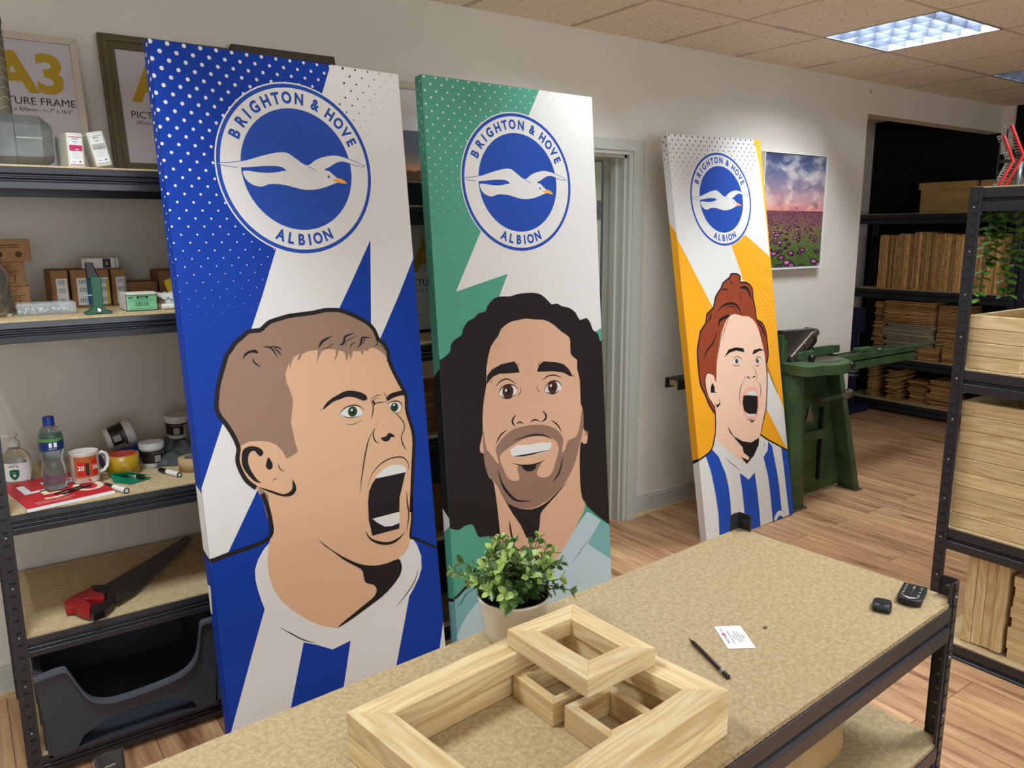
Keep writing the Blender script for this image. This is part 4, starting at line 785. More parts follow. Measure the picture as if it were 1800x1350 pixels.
# staple box
M_MINT = mat('mint_label', (120, 190, 140), .6); t = thing('staple_box', 'white carton with mint green label holding tacker staples', 'box', (.430, -.50, S2), .0)
b = MB().box(0, 0, 0, .088, .002, .051, M_WHITE).box(0, .118, 0, .088, .12, .051, M_WHITE).box(0, 0, 0, .002, .12, .051, M_WHITE).box(.086, 0, 0, .088, .12, .051, M_WHITE).box(0, 0, 0, .088, .12, .002, M_WHITE)
b.box(.001, 0, .048, .087, .04, .050, M_WHITE, T(0, 0, .002) @ Rx(.10)); b.build('carton', t)
b = MB().box(.003, -.0006, .003, .086, 0, .049, M_MINT).box(.03, -.001, .037, .062, 0, .044, M_INK).text('tacwise', M_MINT, .007, FT(.046, -.0013, .0405), .02).text('STAINLESS T/PLATE POINTS', K_MT if 'K_MT' in globals() else mat('mint_ink', (30, 80, 56), .7), .0056, FT(.045, -.0013, .0315))
for i, w in enumerate((1, 2, 1, 1, 3, 1, 2, 1, 1, 2, 1, 3, 1)): b.box(.024+i*.003, -.001, .014, .024+i*.003+w*.0008, 0, .027, mat('mint_ink', (30, 80, 56), .7))
b.box(.006, -.001, .038, .02, 0, .042, mat('mint_ink', (30, 80, 56), .7)).box(.008, -.001, .006, .08, 0, .0068, mat('mint_ink', (30, 80, 56), .7)); b.build('paper_label', t)
carton('dark brown carton in shadow right of the row', .482, -.22, S2, .095, .15, .072, 0, 0); carton('taller brown carton in shadow beside the blue print', .585, -.22, S2, .12, .15, .108, 0, 0)
t = MB().prism([(0, 0), (.062, 0), (.066, .075), (.03, .066), (-.012, .052)], 0, .004, mat('yellow_card', (206, 170, 20), .6), FRONT).build('yellow_card'); tag(t, 'folded yellow card sheet leaning on the cartons', 'card', loc=(.590, -.33, S2+.028)); t.rotation_euler = (-.25, 0, 0)
t = thing('roll_holder', 'small brown carton under the yellow card', 'box', (.575, -.36, S2)); MB().box(0, 0, 0, .085, .09, .028, M_CARD).build('carton', t)
k = 0
for i, (x, z) in enumerate([(.56, .026), (.58, .026), (.60, .026), (.57, .043), (.59, .043), (.61, .043), (.55, .043)]):
    o = MB().lathe([(.0088, 0), (.0092, .001), (.0092, .10), (.0086, .101), (.006, .1015), (.006, .098)], M_WHITE, 16, Rx(-PI/2)).build('white_tube')
    tag(o, ('white plastic tube stacked in the pile right of the mint box, lower row', 'white plastic tube stacked in the pile right of the mint box, upper row')[i > 2], 'tube', 'white tubes piled beside the staple box', loc=(x-.004, -.475, S2+z-.006))
o = MB().cyl(.009, 0, .13, M_WHITE, 16, Ry(PI/2)).build('white_tube'); tag(o, 'white plastic tube lying crosswise in front of the tube pile', 'tube', 'white tubes piled beside the staple box', loc=(.528, -.503, S2+.0092))

# ---- third shelf
M_GELB = mat('gel_bottle', (236, 238, 235), .08, 0, .5, trans=.9, ior=1.36); M_PUMP = mat('pump_plastic', (225, 225, 220), .3, 0, .5, trans=.35)
t = thing('hand_gel_bottle', 'clear pump bottle of hand gel with a green shield label', 'bottle', (.110, -.255, S3), -.35)
MB().lathe([(.036, 0), (.041, .004), (.041, .072), (.037, .092), (.022, .110), (.0125, .117), (.0125, .124)], M_GELB, 28, Matrix.Diagonal((1, .72, 1, 1))).build('bottle_body', t)
MB().lathe([(.015, .119), (.015, .136), (.008, .139), (.006, .150), (.012, .151), (.012, .158), (0, .160)], M_PUMP, 20).box(-.042, -.006, .150, .0, .006, .159, M_PUMP).build('pump', t)
K_SH = mat('shield_green', (20, 96, 58), .6); b = MB(); V = []; n = 14
for i in range(n+1):
    a = -PI/2-1.05+2.1*i/n; V += [(.0418*math.cos(a), .0302*math.sin(a), .012), (.0418*math.cos(a), .0302*math.sin(a), .070)]
b.add(V, [(2*i, 2*i+2, 2*i+3, 2*i+1) for i in range(n)], M_PAPER, True)
SH = [(-.014, .048), (0, .051), (.014, .048), (.013, .030), (.008, .022), (0, .016), (-.008, .022), (-.013, .030)]
b.add([(x, -.0306*math.sqrt(max(0, 1-(x/.042)**2))-.0008, z) for x, z in SH], [tuple(range(8))], K_SH); b.text('HAND GEL', K_SH, .0062, FT(0, -.0312, .060), .02).text('ANTI-BAC', K_SH, .0042, FT(0, -.0312, .066), .01).text('KILLS', M_WHITE, .004, FT(0, -.0318, .041)).text('99.9%', M_WHITE, .0045, FT(0, -.0318, .035)).build('paper_label', t)
M_PET = mat('pet_blue_tint', (205, 224, 236), .04, 0, .5, trans=.95, ior=1.30); M_WATER = mat('water', (235, 245, 250), .0, 0, .5, trans=1., ior=1.33); M_CAPB = mat('cap_blue', (14, 44, 120), .4)
t = thing('water_bottle', 'clear water bottle with blue cap standing on the red magazine', 'bottle', (.196, -.435, S3+.0125), .1)
MB().lathe([(.024, .0), (.031, .004), (.033, .02), (.034, .055), (.029, .085), (.0275, .098), (.0315, .118), (.033, .130), (.033, .165), (.031, .175), (.022, .190), (.0135, .198), (.0135, .205)], M_PET, 32).build('bottle_body', t)
MB().lathe([(.016, .199), (.017, .200), (.016, .203), (.0155, .204), (.0158, .222), (.014, .224)], M_CAPB, 24).build('cap', t)
K_LB = mat('label_navy', (18, 44, 104), .4); K_LGN = mat('label_leaf', (86, 134, 60), .5); b = MB()
b.lathe([(.0336, .124), (.0336, .152)], K_LB, 32, caps=False).lathe([(.0336, .152), (.0336, .162)], K_LGN, 32, caps=False)
for x in (-.012, .001): b.box(x, -.0345, .135, x+.008, -.0325, .149, M_WHITE)
b.text('HIGHLAND', M_WHITE, .0045, FT(-.003, -.0346, .130)); b.build('wrap_label', t)
M_CER = mat('mug_ceramic', (228, 222, 214), .2, 0, .5, coat=.4)
t = thing('mug', 'white mug printed with red football shirts numbered 20 and 26', 'mug', (.282, -.405, S3+.0125), .15)
MB().lathe([(.034, 0), (.040, .003), (.041, .094), (.0425, .096), (.0405, .096), (.0375, .093), (.037, .008), (0, .006)], M_CER, 36).build('cup', t)
MB().tube([(.040, 0, .080), (.052, 0, .084), (.064, 0, .076), (.069, 0, .058), (.066, 0, .038), (.056, 0, .024), (.040, 0, .020)], .0052, M_CER, 10).build('mug_handle', t)
b = MB(); K_MR = mat('mug_red', (196, 34, 28), .3); K_MO = mat('mug_orange', (176, 88, 46), .3)
def curved(b, a0, a1, z0, z1, m, r, n=10):
    V = []
    for i in range(n+1): a = a0+(a1-a0)*i/n; V += [(r*math.cos(a), r*math.sin(a), z0), (r*math.cos(a), r*math.sin(a), z1)]
    b.add(V, [(2*i, 2*i+2, 2*i+3, 2*i+1) for i in range(n)], m, True)
curved(b, -PI/2-1.0, -PI/2+.75, .020, .086, K_MO, .0414); curved(b, -PI/2-.75, -PI/2-.25, .026, .070, K_MR, .0418); curved(b, -PI/2+.22, -PI/2+.70, .024, .074, K_MR, .0418); curved(b, -PI/2-.22, -PI/2+.02, .026, .066, mat('mug_dark', (44, 22, 20), .4), .0418)
for s, a in (('20', -PI/2-.52), ('26', -PI/2+.44)): b.text(s, M_WHITE, .019, T(.0424*math.cos(a), .0424*math.sin(a), .050) @ Rz(a+PI/2) @ FRONT, .02)
b.lathe([(.004, 0), (.004, .0006)], K_MR, 14, T(0, -.0412, .011) @ Rx(PI/2)); b.build('printed_wrap', t)
# magazine
K_RD = mat('magazine_red', (196, 28, 40), .45); K_CR = mat('cream_ink', (240, 226, 196), .5)
t = thing('magazine', 'red catalogue with large cream letters and 50 under the water bottle', 'magazine', (.108, -.598, S3), .18)
b = MB().box(0, 0, 0, .235, .30, .0105, M_PAPER); b.box(-.0005, -.0005, .0105, .2355, .3005, .0118, K_RD); b.build('pages', t, bevel=.0008)
b = MB().text('LIP', M_PAPER, .135, T(.025, .185, .0122), .03, 'LEFT').text('50', K_CR, .150, T(.052, .095, .0122), -.0, 'LEFT', 1.25).text('REALITY IN LIGHT', K_CR, .013, T(.03, .034, .0122), .0, 'LEFT').text('CATALOGUE EDITION', K_CR, .009, T(.03, .018, .0122), .0, 'LEFT').build('cover_print', t)
for lb, p0, p1, m in (('thin dark paintbrush lying on the red catalogue', (.185, -.505), (.268, -.462), mat('brush_dark', (60, 30, 26), .4)), ('thicker dark pencil beside the paintbrush on the red catalogue', (.205, -.520), (.290, -.470), M_BLACK)):
    o = MB().tube([(0, 0, 0), ((p1[0]-p0[0])*.9, (p1[1]-p0[1])*.9, 0), (p1[0]-p0[0], p1[1]-p0[1], 0)], [.0028, .0024, .0006], m, 8).build('pencil' if 'pencil' in lb else 'paintbrush'); tag(o, lb, 'pencil' if 'pencil' in lb else 'paintbrush', loc=(p0[0], p0[1], S3+.0152))
K_BLT = mat('tub_label_black', (30, 24, 26), .5); K_TUB = mat('tub_plastic', (206, 204, 200), .4)
def tub(label, loc, rot, s=1.):
    t = thing('paint_tub', label, 'tub', loc, rot=rot, group='small white paint tubs'); t.scale = (s, s, s)
    MB().lathe([(.030, 0), (.031, .003), (.037, .066), (.037, .070)], K_TUB, 30).build('tub_body', t)
    MB().lathe([(.040, .062), (.0405, .080), (.038, .083), (.035, .079), (0, .079)], K_TUB, 30, caps=False).build('tub_lid', t)
    b = MB(); b.lathe([(.0318, .010), (.0364, .056)], K_BLT, 30, caps=False); b.box(-.010, -.0372, .018, .010, -.034, .040, mat('label_silver', (150, 150, 146), .4)); b.text('INTERACRYL', mat('label_silver', (150, 150, 146), .4), .0068, FT(0, -.0372, .049)).lathe([(.0321, .010), (.0325, .013)], K_TUB, 30, caps=False); curved(b, -.9, .6, .014, .050, mat('label_silver', (150, 150, 146), .4), .0362); b.build('tub_label', t)
    return t
tub('white paint tub with black label standing upright by the grey cloth', (.497, -.30, S3), (0, 0, .3))
tub('white paint tub perched on top of the grey cloth', (.597, -.215, S3+.066), (.05, .06, -.2))
tub('white paint tub lying on its side behind the yellow tape', (.372, -.215, S3+.090), (0, PI/2-.25, 0), 1.08)
t = thing('spray_can', 'blue and red can lying against the fallen white tub', 'can', (.345, -.292, S3+.033), rot=(0, PI/2-.12, .25))
MB().lathe([(.026, 0), (.027, .002), (.027, .003), (.0262, .006), (.0262, .125), (.022, .130)], mat('can_blue', (24, 34, 96), .35), 28).build('can_body', t)
MB().lathe([(.0265, .018), (.0265, .056)], mat('can_red', (120, 26, 28), .4), 28, caps=False).lathe([(.0268, 0), (.0268, .006)], M_WHITE, 28, caps=False).build('can_label', t)
def tape(label, loc, ro, ri, h, m, mi, rot=(0, 0, 0)):
    t = thing('tape_roll', label, 'tape roll', loc, rot=rot)
    MB().lathe([(ri, 0), (ro, 0), (ro, h), (ri, h)], m, 40, caps=False).build('tape', t)
    MB().lathe([(ri+.0002, 0), (ri+.0002, h), (ri-.002, h), (ri-.002, 0), (ri+.0002, 0)], mi, 40, caps=False).build('core', t)
M_CORE = mat('core_print', (190, 60, 50), .6)
tape('wide roll of mustard yellow tape beside the mug', (.400, -.352, S3), .0475, .041, .068, mat('mustard_tape', (170, 132, 22), .35), M_CORE)
tape('roll of beige masking tape cut off by the blue print', (.597, -.43, S3), .045, .026, .042, mat('masking_tape', (184, 152, 108), .7), mat('core_grey', (90, 92, 100), .7))
def marker(label, p0, p1, g='white marker pens'):
    p0, p1 = Vector(p0), Vector(p1); L = (p1-p0).length; t = thing('marker_pen', label, 'marker pen', (p0.x, p0.y, S3+.0085), math.atan2(p1.y-p0.y, p1.x-p0.x), g)
    MB().cyl(.0085, L*.42, L, M_WHITE, 18, Ry(PI/2)).lathe([(.0085, L), (.0088, L+.004), (.007, L+.004), (.007, L+.001), (0, L+.001)], M_BLACK, 18, Ry(PI/2)).cyl(.006, 0, .0015, M_WHITE, 16, T(L+.001, 0, 0) @ Ry(PI/2)).build('barrel', t)
    MB().lathe([(.004, 0), (.0075, .004), (.0080, L*.42)], M_BLACK, 18, Ry(PI/2)).build('cap', t)
marker('white marker pen lying in front of the green packet, nearest the shelf edge', (.325, -.475), (.367, -.575)); marker('white marker pen resting beside the grey cloth', (.497, -.400), (.536, -.500))
marker('white marker pen lying behind the green packet', (.437, -.470), (.408, -.395))
o = MB(); Vp = [(0, 0, .004), (.055, -.03, .002), (.095, .01, .004), (.040, .045, .010), (.02, .03, .026), (.075, .0, .022)]
o.add([(0, 0, .001), (.04, -.052, .001), (.105, -.022, .003), (.06, .045, .004), (-.005, .04, .020), (.05, .0, .027), (.105, -.022, .010), (.0, .0, .002)], [(0, 1, 2, 3), (4, 5, 6, 3), (0, 3, 4)], mat('green_foil', (20, 122, 88), .4))
o = o.build('foil_packet'); m_ = o.modifiers.new('s', 'SOLIDIFY'); m_.thickness = .0015; tag(o, 'crumpled green foil packet between the marker pens', 'packet', loc=(.355, -.44, S3+.001))
# grey cloth: draped heap
M_CLOTH = noise_mat('grey_cloth', (74, 80, 82), (96, 102, 102), (1, 1, 1), 40, 3, .95)
b = MB(); n = 26; V = []; R_ = random.Random(5)
for i in range(n):
    for k in range(n):
        x, y = i/(n-1), k/(n-1); e = min(x, 1-x, y, 1-y)*4; e = min(1, max(0, e))
        z = (.058+.018*math.sin(x*9+y*5)+.014*math.sin(y*15-x*7)+.01*math.sin(x*22))*e**.6*(.35+.65*y)
        V.append(((x-.5)*.19+.012*math.sin(y*12), (y-.5)*.19+.01*math.sin(x*14), max(.001, z)))
b.add(V, [(i*n+k, (i+1)*n+k, (i+1)*n+k+1, i*n+k+1) for i in range(n-1) for k in range(n-1)], M_CLOTH, True); o = b.build('cloth'); m_ = o.modifiers.new('s', 'SOLIDIFY'); m_.thickness = .002
tag(o, 'crumpled grey cloth heaped beside the blue print under a tub', 'cloth', loc=(.588, -.255, S3+.002))

# ---- saw
t = thing('hand_saw', 'hand saw with red and black handle lying on the fourth shelf', 'saw', (0, 0, S4))
hp = [on(px, py, 2, S4+.018) for px, py in ((113, 1062), (135, 1048), (166, 1034), (197, 1036), (202, 1048), (201, 1063), (184, 1078), (165, 1088), (158, 1084), (140, 1079), (128, 1072), (116, 1074))]
hh = [on(px, py, 2, S4+.018) for px, py in ((153, 1060), (180, 1060), (174, 1065), (160, 1068))]
M_SR = mat('saw_red', (150, 26, 30), .4); M_BLD = mat('saw_blade', (62, 58, 52), .35, .6)
bk = [on(px, py, 2, S4+.018) for px, py in ((160, 1035), (178, 1033), (197, 1036), (202, 1048), (201, 1063), (184, 1078), (165, 1088), (160, 1084), (162, 1069), (180, 1065), (188, 1060), (188, 1050), (170, 1045))]
MB().prism([(p.x, p.y) for p in bk], .006, .030, M_BLACK).build('handle_frame', t, bevel=.003)
r1 = [on(px, py, 2, S4+.018) for px, py in ((113, 1064), (130, 1053), (163, 1037), (170, 1046), (184, 1049), (186, 1056), (180, 1059), (154, 1058), (147, 1060), (157, 1065), (161, 1070), (159, 1084), (140, 1079), (130, 1073), (116, 1075))]
MB().prism([(p.x, p.y) for p in r1], .005, .032, M_SR).build('grip', t, bevel=.004)
bl = [on(px, py, 2, S4+.015) for px, py in ((176, 1034), (262, 984), (325, 944), (340, 945), (336, 950), (290, 993), (240, 1040), (205, 1062))]
MB().prism([(p.x, p.y) for p in bl], .0165, .0178, M_BLD).build('blade', t)
# ---- big open-fronted storage bin on the lowest shelf
M_BIN = mat('bin_plastic', (56, 60, 68), .45); Wb, Db, Hb = .50, .50, .315
t = thing('storage_bin', 'large dark grey open-fronted storage bin on the bottom shelf', 'storage bin', (.095, -.615, S5))
fp = [(0.0, 0), (.045, 0), (.075, .03), (.16, .07), (.27, .085), (.37, .07), (.415, .03), (.43, 0), (.49, 0), (.505, Hb-.02), (.505, Hb), (.455, Hb-.005), (.435, Hb-.05), (.42, .20), (.385, .155), (.33, .132), (.23, .118), (.15, .120), (.105, .145), (.08, .185), (.055, .25), (.04, .275), (-.02, .275), (-.022, .26)]
fp = [(0.0, 0), (.06, 0), (.085, .04), (.15, .07), (.25, .08), (.34, .07), (.40, .035), (.415, .0), (.47, 0), (.495, .285), (.498, .30), (.455, .30), (.440, .285), (.425, .20), (.395, .155), (.34, .135), (.23, .125), (.16, .128), (.115, .150), (.09, .19), (.065, .25), (.05, .27), (-.022, .27), (-.025, .255)]
MB().prism(fp, 0, .004, M_BIN, T(0, .004, 0) @ FRONT).build('front_panel', t, bevel=.0012)
rim = [(-.025, .262), (.048, .270), (.066, .248), (.09, .19), (.115, .150), (.16, .128), (.23, .125), (.34, .135), (.395, .155), (.425, .20), (.440, .285), (.455, .298), (.498, .298)]
rm = [(x, -.010, z) for x, z in spline(rim, False, 3)]; b = MB(); V = []
for x, y, z in rm: V += [(x, -.014, z-.004), (x, -.014, z+.006), (x, .010, z+.006), (x, .010, z-.004)]
b.add(V, [(4*i+k, 4*i+4+k, 4*i+4+(k+1) % 4, 4*i+(k+1) % 4) for i in range(len(rm)-1) for k in range(4)]+[(0, 1, 2, 3), (len(V)-1, len(V)-2, len(V)-3, len(V)-4)], mat('bin_rim', (84, 90, 100), .4)); b.build('rim', t)
b = MB()
for x0, x1 in ((-.012, .0), (.478, .49)):
    b.box(x0, .004, 0, x1, .50, .26 if x0 < 0 else .285, M_BIN)
b.box(-.012, .004, 0, .49, .50, .006, M_BIN).box(-.012, .494, 0, .49, .50, .28, M_BIN).box(-.022, .004, .245, -.012, .5, .268, M_BIN).box(.49, .004, .27, .502, .5, .292, M_BIN)
for y in (.05, .2, .35): b.box(-.016, y, 0, -.012, y+.05, .25, M_BIN)
b.build('bin_body', t)

# ---- second shelving unit, seen between the prints
t = thing('picture_frame', 'white framed poster standing between the blue and green prints', 'picture frame', (1.53, -.20, 1.7015), rot=(-.10, 0, 0))
b = MB()
for x0, z0, x1, z1 in ((-.16, 0, .16, .03), (-.16, .47, .16, .50), (-.16, .03, -.13, .47), (.13, .03, .16, .47)): b.box(x0, -.02, z0, x1, 0, z1, M_WFR)
b.build('moulding', t, bevel=.001); MB().box(-.13, -.008, .03, .13, -.004, .47, M_PAPER).lathe([(.03, 0), (.03, .0008)], K_GD, 24, T(-.045, -.008, .36) @ Rx(PI/2)).build('insert', t)
def sunset_mat():
    m = mat('sunset_photo', (120, 110, 110), .35); n, l, b = nt(m); tc = n.new('ShaderNodeTexCoord'); sx = n.new('ShaderNodeSeparateXYZ'); l.new(tc.outputs['Generated'], sx.inputs[0])
    no = n.new('ShaderNodeTexNoise'); no.inputs['Scale'].default_value = 9; no.inputs['Detail'].default_value = 6; l.new(tc.outputs['Generated'], no.inputs['Vector'])
    a = n.new('ShaderNodeMath'); a.operation = 'MULTIPLY_ADD'; a.inputs[1].default_value = .16; l.new(no.outputs[0], a.inputs[0]); l.new(sx.outputs[2], a.inputs[2])
    r = n.new('ShaderNodeValToRGB'); e = r.color_ramp.elements; e[0].position = 0; e[0].color = srgb(24, 24, 26); e[1].position = 1; e[1].color = srgb(98, 108, 124)
    for p, c in ((.22, (40, 46, 52)), (.32, (112, 92, 66)), (.40, (120, 92, 60)), (.46, (60, 42, 26)), (.50, (96, 60, 26)), (.54, (70, 50, 34)), (.58, (196, 134, 84)), (.66, (150, 124, 108)), (.8, (100, 102, 112))): x = e.new(p); x.color = srgb(*c)
    l.new(a.outputs[0], r.inputs[0]); l.new(r.outputs[0], b.inputs['Base Color']); return m
o = MB().box(-.15, 0, 0, .15, .012, .30, sunset_mat()).build('photo_print'); tag(o, 'sunset photo print glimpsed between the blue and green prints', 'photo print', loc=(1.53, -.262, 1.7015)); o.rotation_euler = (-.06, 0, 0)
t = thing('glossy_box', 'glossy black box in front of the sunset photo', 'box', (1.31, -.50, 1.701)); MB().box(0, 0, 0, .26, .16, .085, mat('gloss_black', (26, 30, 34), .12)).build('carton', t, bevel=.006, seg=3)
picture_frame('picture frame with gold A3 insert on the second shelf between the prints', .42, .44, .012, .02, (1.60, -.31, 1.2075), .05, 0, M_BLACK, [('A3', K_GD, .17, .02, .30, .035), ('PICTURE FRAME', M_INK, .038, .02, .200, 0), ('297mm x 420mm - 11.7" x 16.5"', M_INK, .018, .02, .170, 0), ('Supplied with mount', M_INK, .010, -.07, .07, 0)])
for i, (z, h, m, w) in enumerate(((.846, .05, M_CARD, .30), (.897, .035, M_CARD, .28), (.933, .03, SLAT[0], .30), (.964, .02, M_CARD, .26), (.985, .02, SLAT[0], .28))):
    o = MB().box(0, 0, 0, w, .25, h-.001, m).build('cardboard_box' if m is M_CARD else 'wood_board', bevel=.001)
    tag(o, ('flat brown carton at the bottom of the stack between the prints', 'second flat carton of the stack between the prints', 'thick wood board in the stack between the prints', 'thin carton near the top of the stack between the prints', 'wood board on top of the stack between the prints')[i], 'box' if m is M_CARD else 'board', loc=(1.32+i*.006, -.50, z))
carton('brown carton on the lower shelf between the prints', 1.34, -.50, .431, .30, .28, .20, .02, 0); carton('dark blue carton on top of the brown one, lower shelf between the prints', 1.34, -.50, .632, .26, .26, .10, -.05, 0, m=mat('navy_card', (30, 44, 66), .6))
carton('pale carton on the bottom shelf between the prints', 1.33, -.54, .061, .30, .30, .11, 0, 0, m=mat('pale_card', (150, 138, 116), .8)); carton('black crate on top of the pale carton, bottom shelf', 1.33, -.52, .172, .3, .3, .16, 0, 0, m=M_BLACK)
# ================================================================ things on and under the workbench
TZ = BZ+.0006
def rect_frame(name, label, cat, org, ang, W, D, bw, h, mats=PINE, group=None, inner=None, z0=0):
    """mitred frame lying flat: origin at its back-left corner, x right, y towards the camera (negative)"""
    t = thing(name, label, cat, org, ang, group)
    for P, m in (([(0, 0), (W, 0), (W-bw, -bw), (bw, -bw)], mats[0]), ([(W, 0), (W, -D), (W-bw, -D+bw), (W-bw, -bw)], mats[1]), ([(W, -D), (0, -D), (bw, -D+bw), (W-bw, -D+bw)], mats[0]), ([(0, -D), (0, 0), (bw, -bw), (bw, -D+bw)], mats[1])):
        MB().prism(P, z0, z0+h, m).build('rail', t, bevel=.0008)
    return t
# big frame pair
bb = on(989.7, 1074.5, 2, TZ+.084); lc = on(608.4, 1252, 2, TZ+.084); rc = on(1266, 1224, 2, TZ+.084)
ang = math.atan2((bb-lc).y, (bb-lc).x); Wf = (bb-lc).length; Df = .389
org = bb-Vector((math.cos(ang), math.sin(ang), 0))*Wf
angR = ang
rect_frame('picture_frame', 'large bare pine frame on top, upper of the stacked pair', 'picture frame', (org.x, org.y, TZ+.044), angR, Wf, Df, .056, .040)
rect_frame('picture_frame', 'large bare pine frame lying directly on the workbench, under its twin', 'picture frame', (org.x-.004+.004, org.y, TZ+.0005), angR, Wf, Df, .048, .0425)
# small thick frame on top
sz = TZ+.085+.0335
q = [on(a, b_, 2, sz) for a, b_ in ((891, 1106), (1007, 1060), (1142, 1144), (1020, 1199))]
sa = math.atan2((q[1]-q[0]).y, (q[1]-q[0]).x); W2 = ((q[1]-q[0]).length+(q[2]-q[3]).length)/2; D2 = ((q[2]-q[1]).length+(q[3]-q[0]).length)/2
rect_frame('picture_frame', 'small bare pine frame resting across the back corner of the large one', 'picture frame', (q[0].x, q[0].y, TZ+.0852), sa-.012, W2, D2, .044, .033)
# two deep box frames standing inside the large frame
rect_frame('box_frame', 'deep pine box frame on the bench under the small frame', 'box frame', (.768, -2.035, TZ+.0005), .02, .122, .118, .017, .045, group=None)
rect_frame('box_frame', 'deep pine box frame at the near right inside the large frame', 'box frame', (.783, -2.168, TZ+.0005), .03, .108, .115, .017, .045)
# potted plant
M_POT = mat('cream_ceramic', (222, 214, 196), .25, 0, .5, coat=.3)
pl = thing('potted_plant', 'small leafy green plant in a cream pot at the back of the workbench', 'plant', (.893, -1.862, TZ))
MB().lathe([(.048, 0), (.055, .004), (.064, .03), (.072, .08), (.0755, .098), (.077, .103), (.0735, .104), (.070, .09), (0, .086)], M_POT, 44).build('pot', pl)
MB().lathe([(.0702, .088), (.0738, .1045), (.071, .1055), (.067, .09), (0, .088)], M_BLACK, 44, caps=False).build('inner_pot', pl)
R_ = random.Random(11); M_LF = noise_mat('leaf_green', (48, 78, 40), (92, 122, 62), (1, 1, 1), 26, 3, .35, 0, .5); M_LY = noise_mat('leaf_young', (120, 150, 74), (168, 190, 108), (1, 1, 1), 30, 3, .35, 0, .5); M_STEM = mat('stem_green', (70, 84, 40), .5)
fo_ = MB(); st = MB()
def leaf(b, p, d, up, L, W, m):
    d = d.normalized(); s = d.cross(up).normalized(); n = s.cross(d)
    pts = [(0, 0, 0), (.35, .42, .10), (.70, .45, .13), (1, 0, .02), (.70, -.45, .13), (.35, -.42, .10), (.5, 0, -.03)]
    V = [p+d*(a*L)+s*(c*W)+n*(e*L) for a, c, e in pts]
    b.add([tuple(v) for v in V], [(0, 1, 6), (1, 2, 6), (2, 3, 6), (3, 4, 6), (4, 5, 6), (5, 0, 6)], m, True)
for i in range(72):
    a = R_.random()*2*PI; tilt = R_.uniform(.05, .98) if i > 6 else R_.uniform(0, .3); L = R_.uniform(.085, .125)*(1-.12*tilt); c = Vector((math.cos(a), math.sin(a), 0))
    p0 = Vector((.045*math.cos(a)*R_.random(), .045*math.sin(a)*R_.random(), .086)); pts = []
    for k in range(7):
        f = k/6; th = tilt*(.5+.7*f); 
        pts.append(p0+c*(L*f*math.sin(th))+Vector((0, 0, L*f*math.cos(th)*1.0)))
    st.tube(pts, .0011, M_STEM, 5)
    for k in range(1, 7):
        p = pts[k]; d = (pts[k]-pts[k-1]).normalized(); o_ = d.orthogonal().normalized(); ph = R_.random()*PI
        sz_ = .029*(1-.25*(k/6))*R_.uniform(.85, 1.15)
        for h in range(3 if k == 6 else 2):
            q_ = Matrix.Rotation(ph+h*PI*(2/3 if k == 6 else 1), 4, d) @ o_
            leaf(fo_, p, (q_+d*(.9 if k == 6 else .35)), d, sz_, sz_*.62, M_LY if (k >= 5 and R_.random() < .65) else M_LF)
fo_.build('foliage', pl); st.build('stems', pl)
# pencil, business card, bits
p0, p1 = on(1213, 1125, 2, TZ+.004), on(1281, 1192, 2, TZ+.004)
t = thing('stylus_pen', 'dark metallic pen lying on the workbench beside the business card', 'pen', (p0.x, p0.y, TZ+.0048), math.atan2((p1-p0).y, (p1-p0).x)); L = (p1-p0).length
M_PEN = mat('pen_bronze', (70, 60, 54), .25, .8)
MB().lathe([(.0010, 0), (.0045, .014), (.0045, L-.004), (.003, L)], M_PEN, 16, Ry(PI/2)).build('barrel', t); MB().lathe([(.0009, -.004), (.0012, 0), (.0034, .010)], M_BLACK, 12, Ry(PI/2)).build('tip', t)
MB().lathe([(.0047, L-.028), (.0047, L-.018)], M_METAL, 16, Ry(PI/2), caps=False).lathe([(.0048, L-.016), (.0048, L-.002)], M_BLACK, 16, Ry(PI/2), caps=True).build('grip_band', t)
# business card: text reads along its long side
ca, cb_, cc, cd = [on(a, b_, 2, TZ) for a, b_ in ((1255, 1102), (1301, 1100), (1329, 1139), (1280, 1141))]
cx = (cd-ca); Wc = cx.length; t = thing('business_card', 'white business card with a small pink and black logo', 'business card', ((ca+cb_+cc+cd)/4).to_tuple(), math.atan2((ca-cd).y, (ca-cd).x))
t.location.z = TZ+.0003
Hc = (cb_-ca).length
MB().box(-Wc/2, -Hc/2, 0, Wc/2, Hc/2, .0004, M_PAPER).build('card', t)
b = MB(); sy = 1 if (Matrix.Rotation(-t.rotation_euler.z, 3, 'Z') @ (ca-(ca+cb_+cc+cd)/4)).y < 0 else -1
Mt = Rz(0 if sy < 0 else PI)
K_PKI = mat('logo_pink', (200, 90, 120), .7)
b.text('your image', M_TXT, .0085, Mt @ T(-.006 if sy < 0 else .0, Hc*.34, .0006), .02).text('prints', M_TXT, .0085, Mt @ T(.028, Hc*.34, .0006), .0).lathe([(.0045, .0005), (.0045, .0007)], K_PKI, 14, Mt @ T(.012, Hc*.34, 0))
for i, (w, y) in enumerate(((.055, .14), (.022, .02), (.05, -.08), (.042, -.18), (.02, -.27), (.012, -.34))): b.box(-w/2, Hc*y-.0007, .0004, w/2, Hc*y+.0007, .0006, M_TXT, Mt)
b.build('printing', t)
o = MB().box(-.004, -.003, 0, .004, .003, .0035, mat('grey_putty', (96, 86, 78), .7)).build('putty_bit', bevel=.001); p = on(1345, 1104, 2, TZ); tag(o, 'tiny grey lump lying on the bench near the business card', 'debris', loc=(p.x, p.y, TZ))
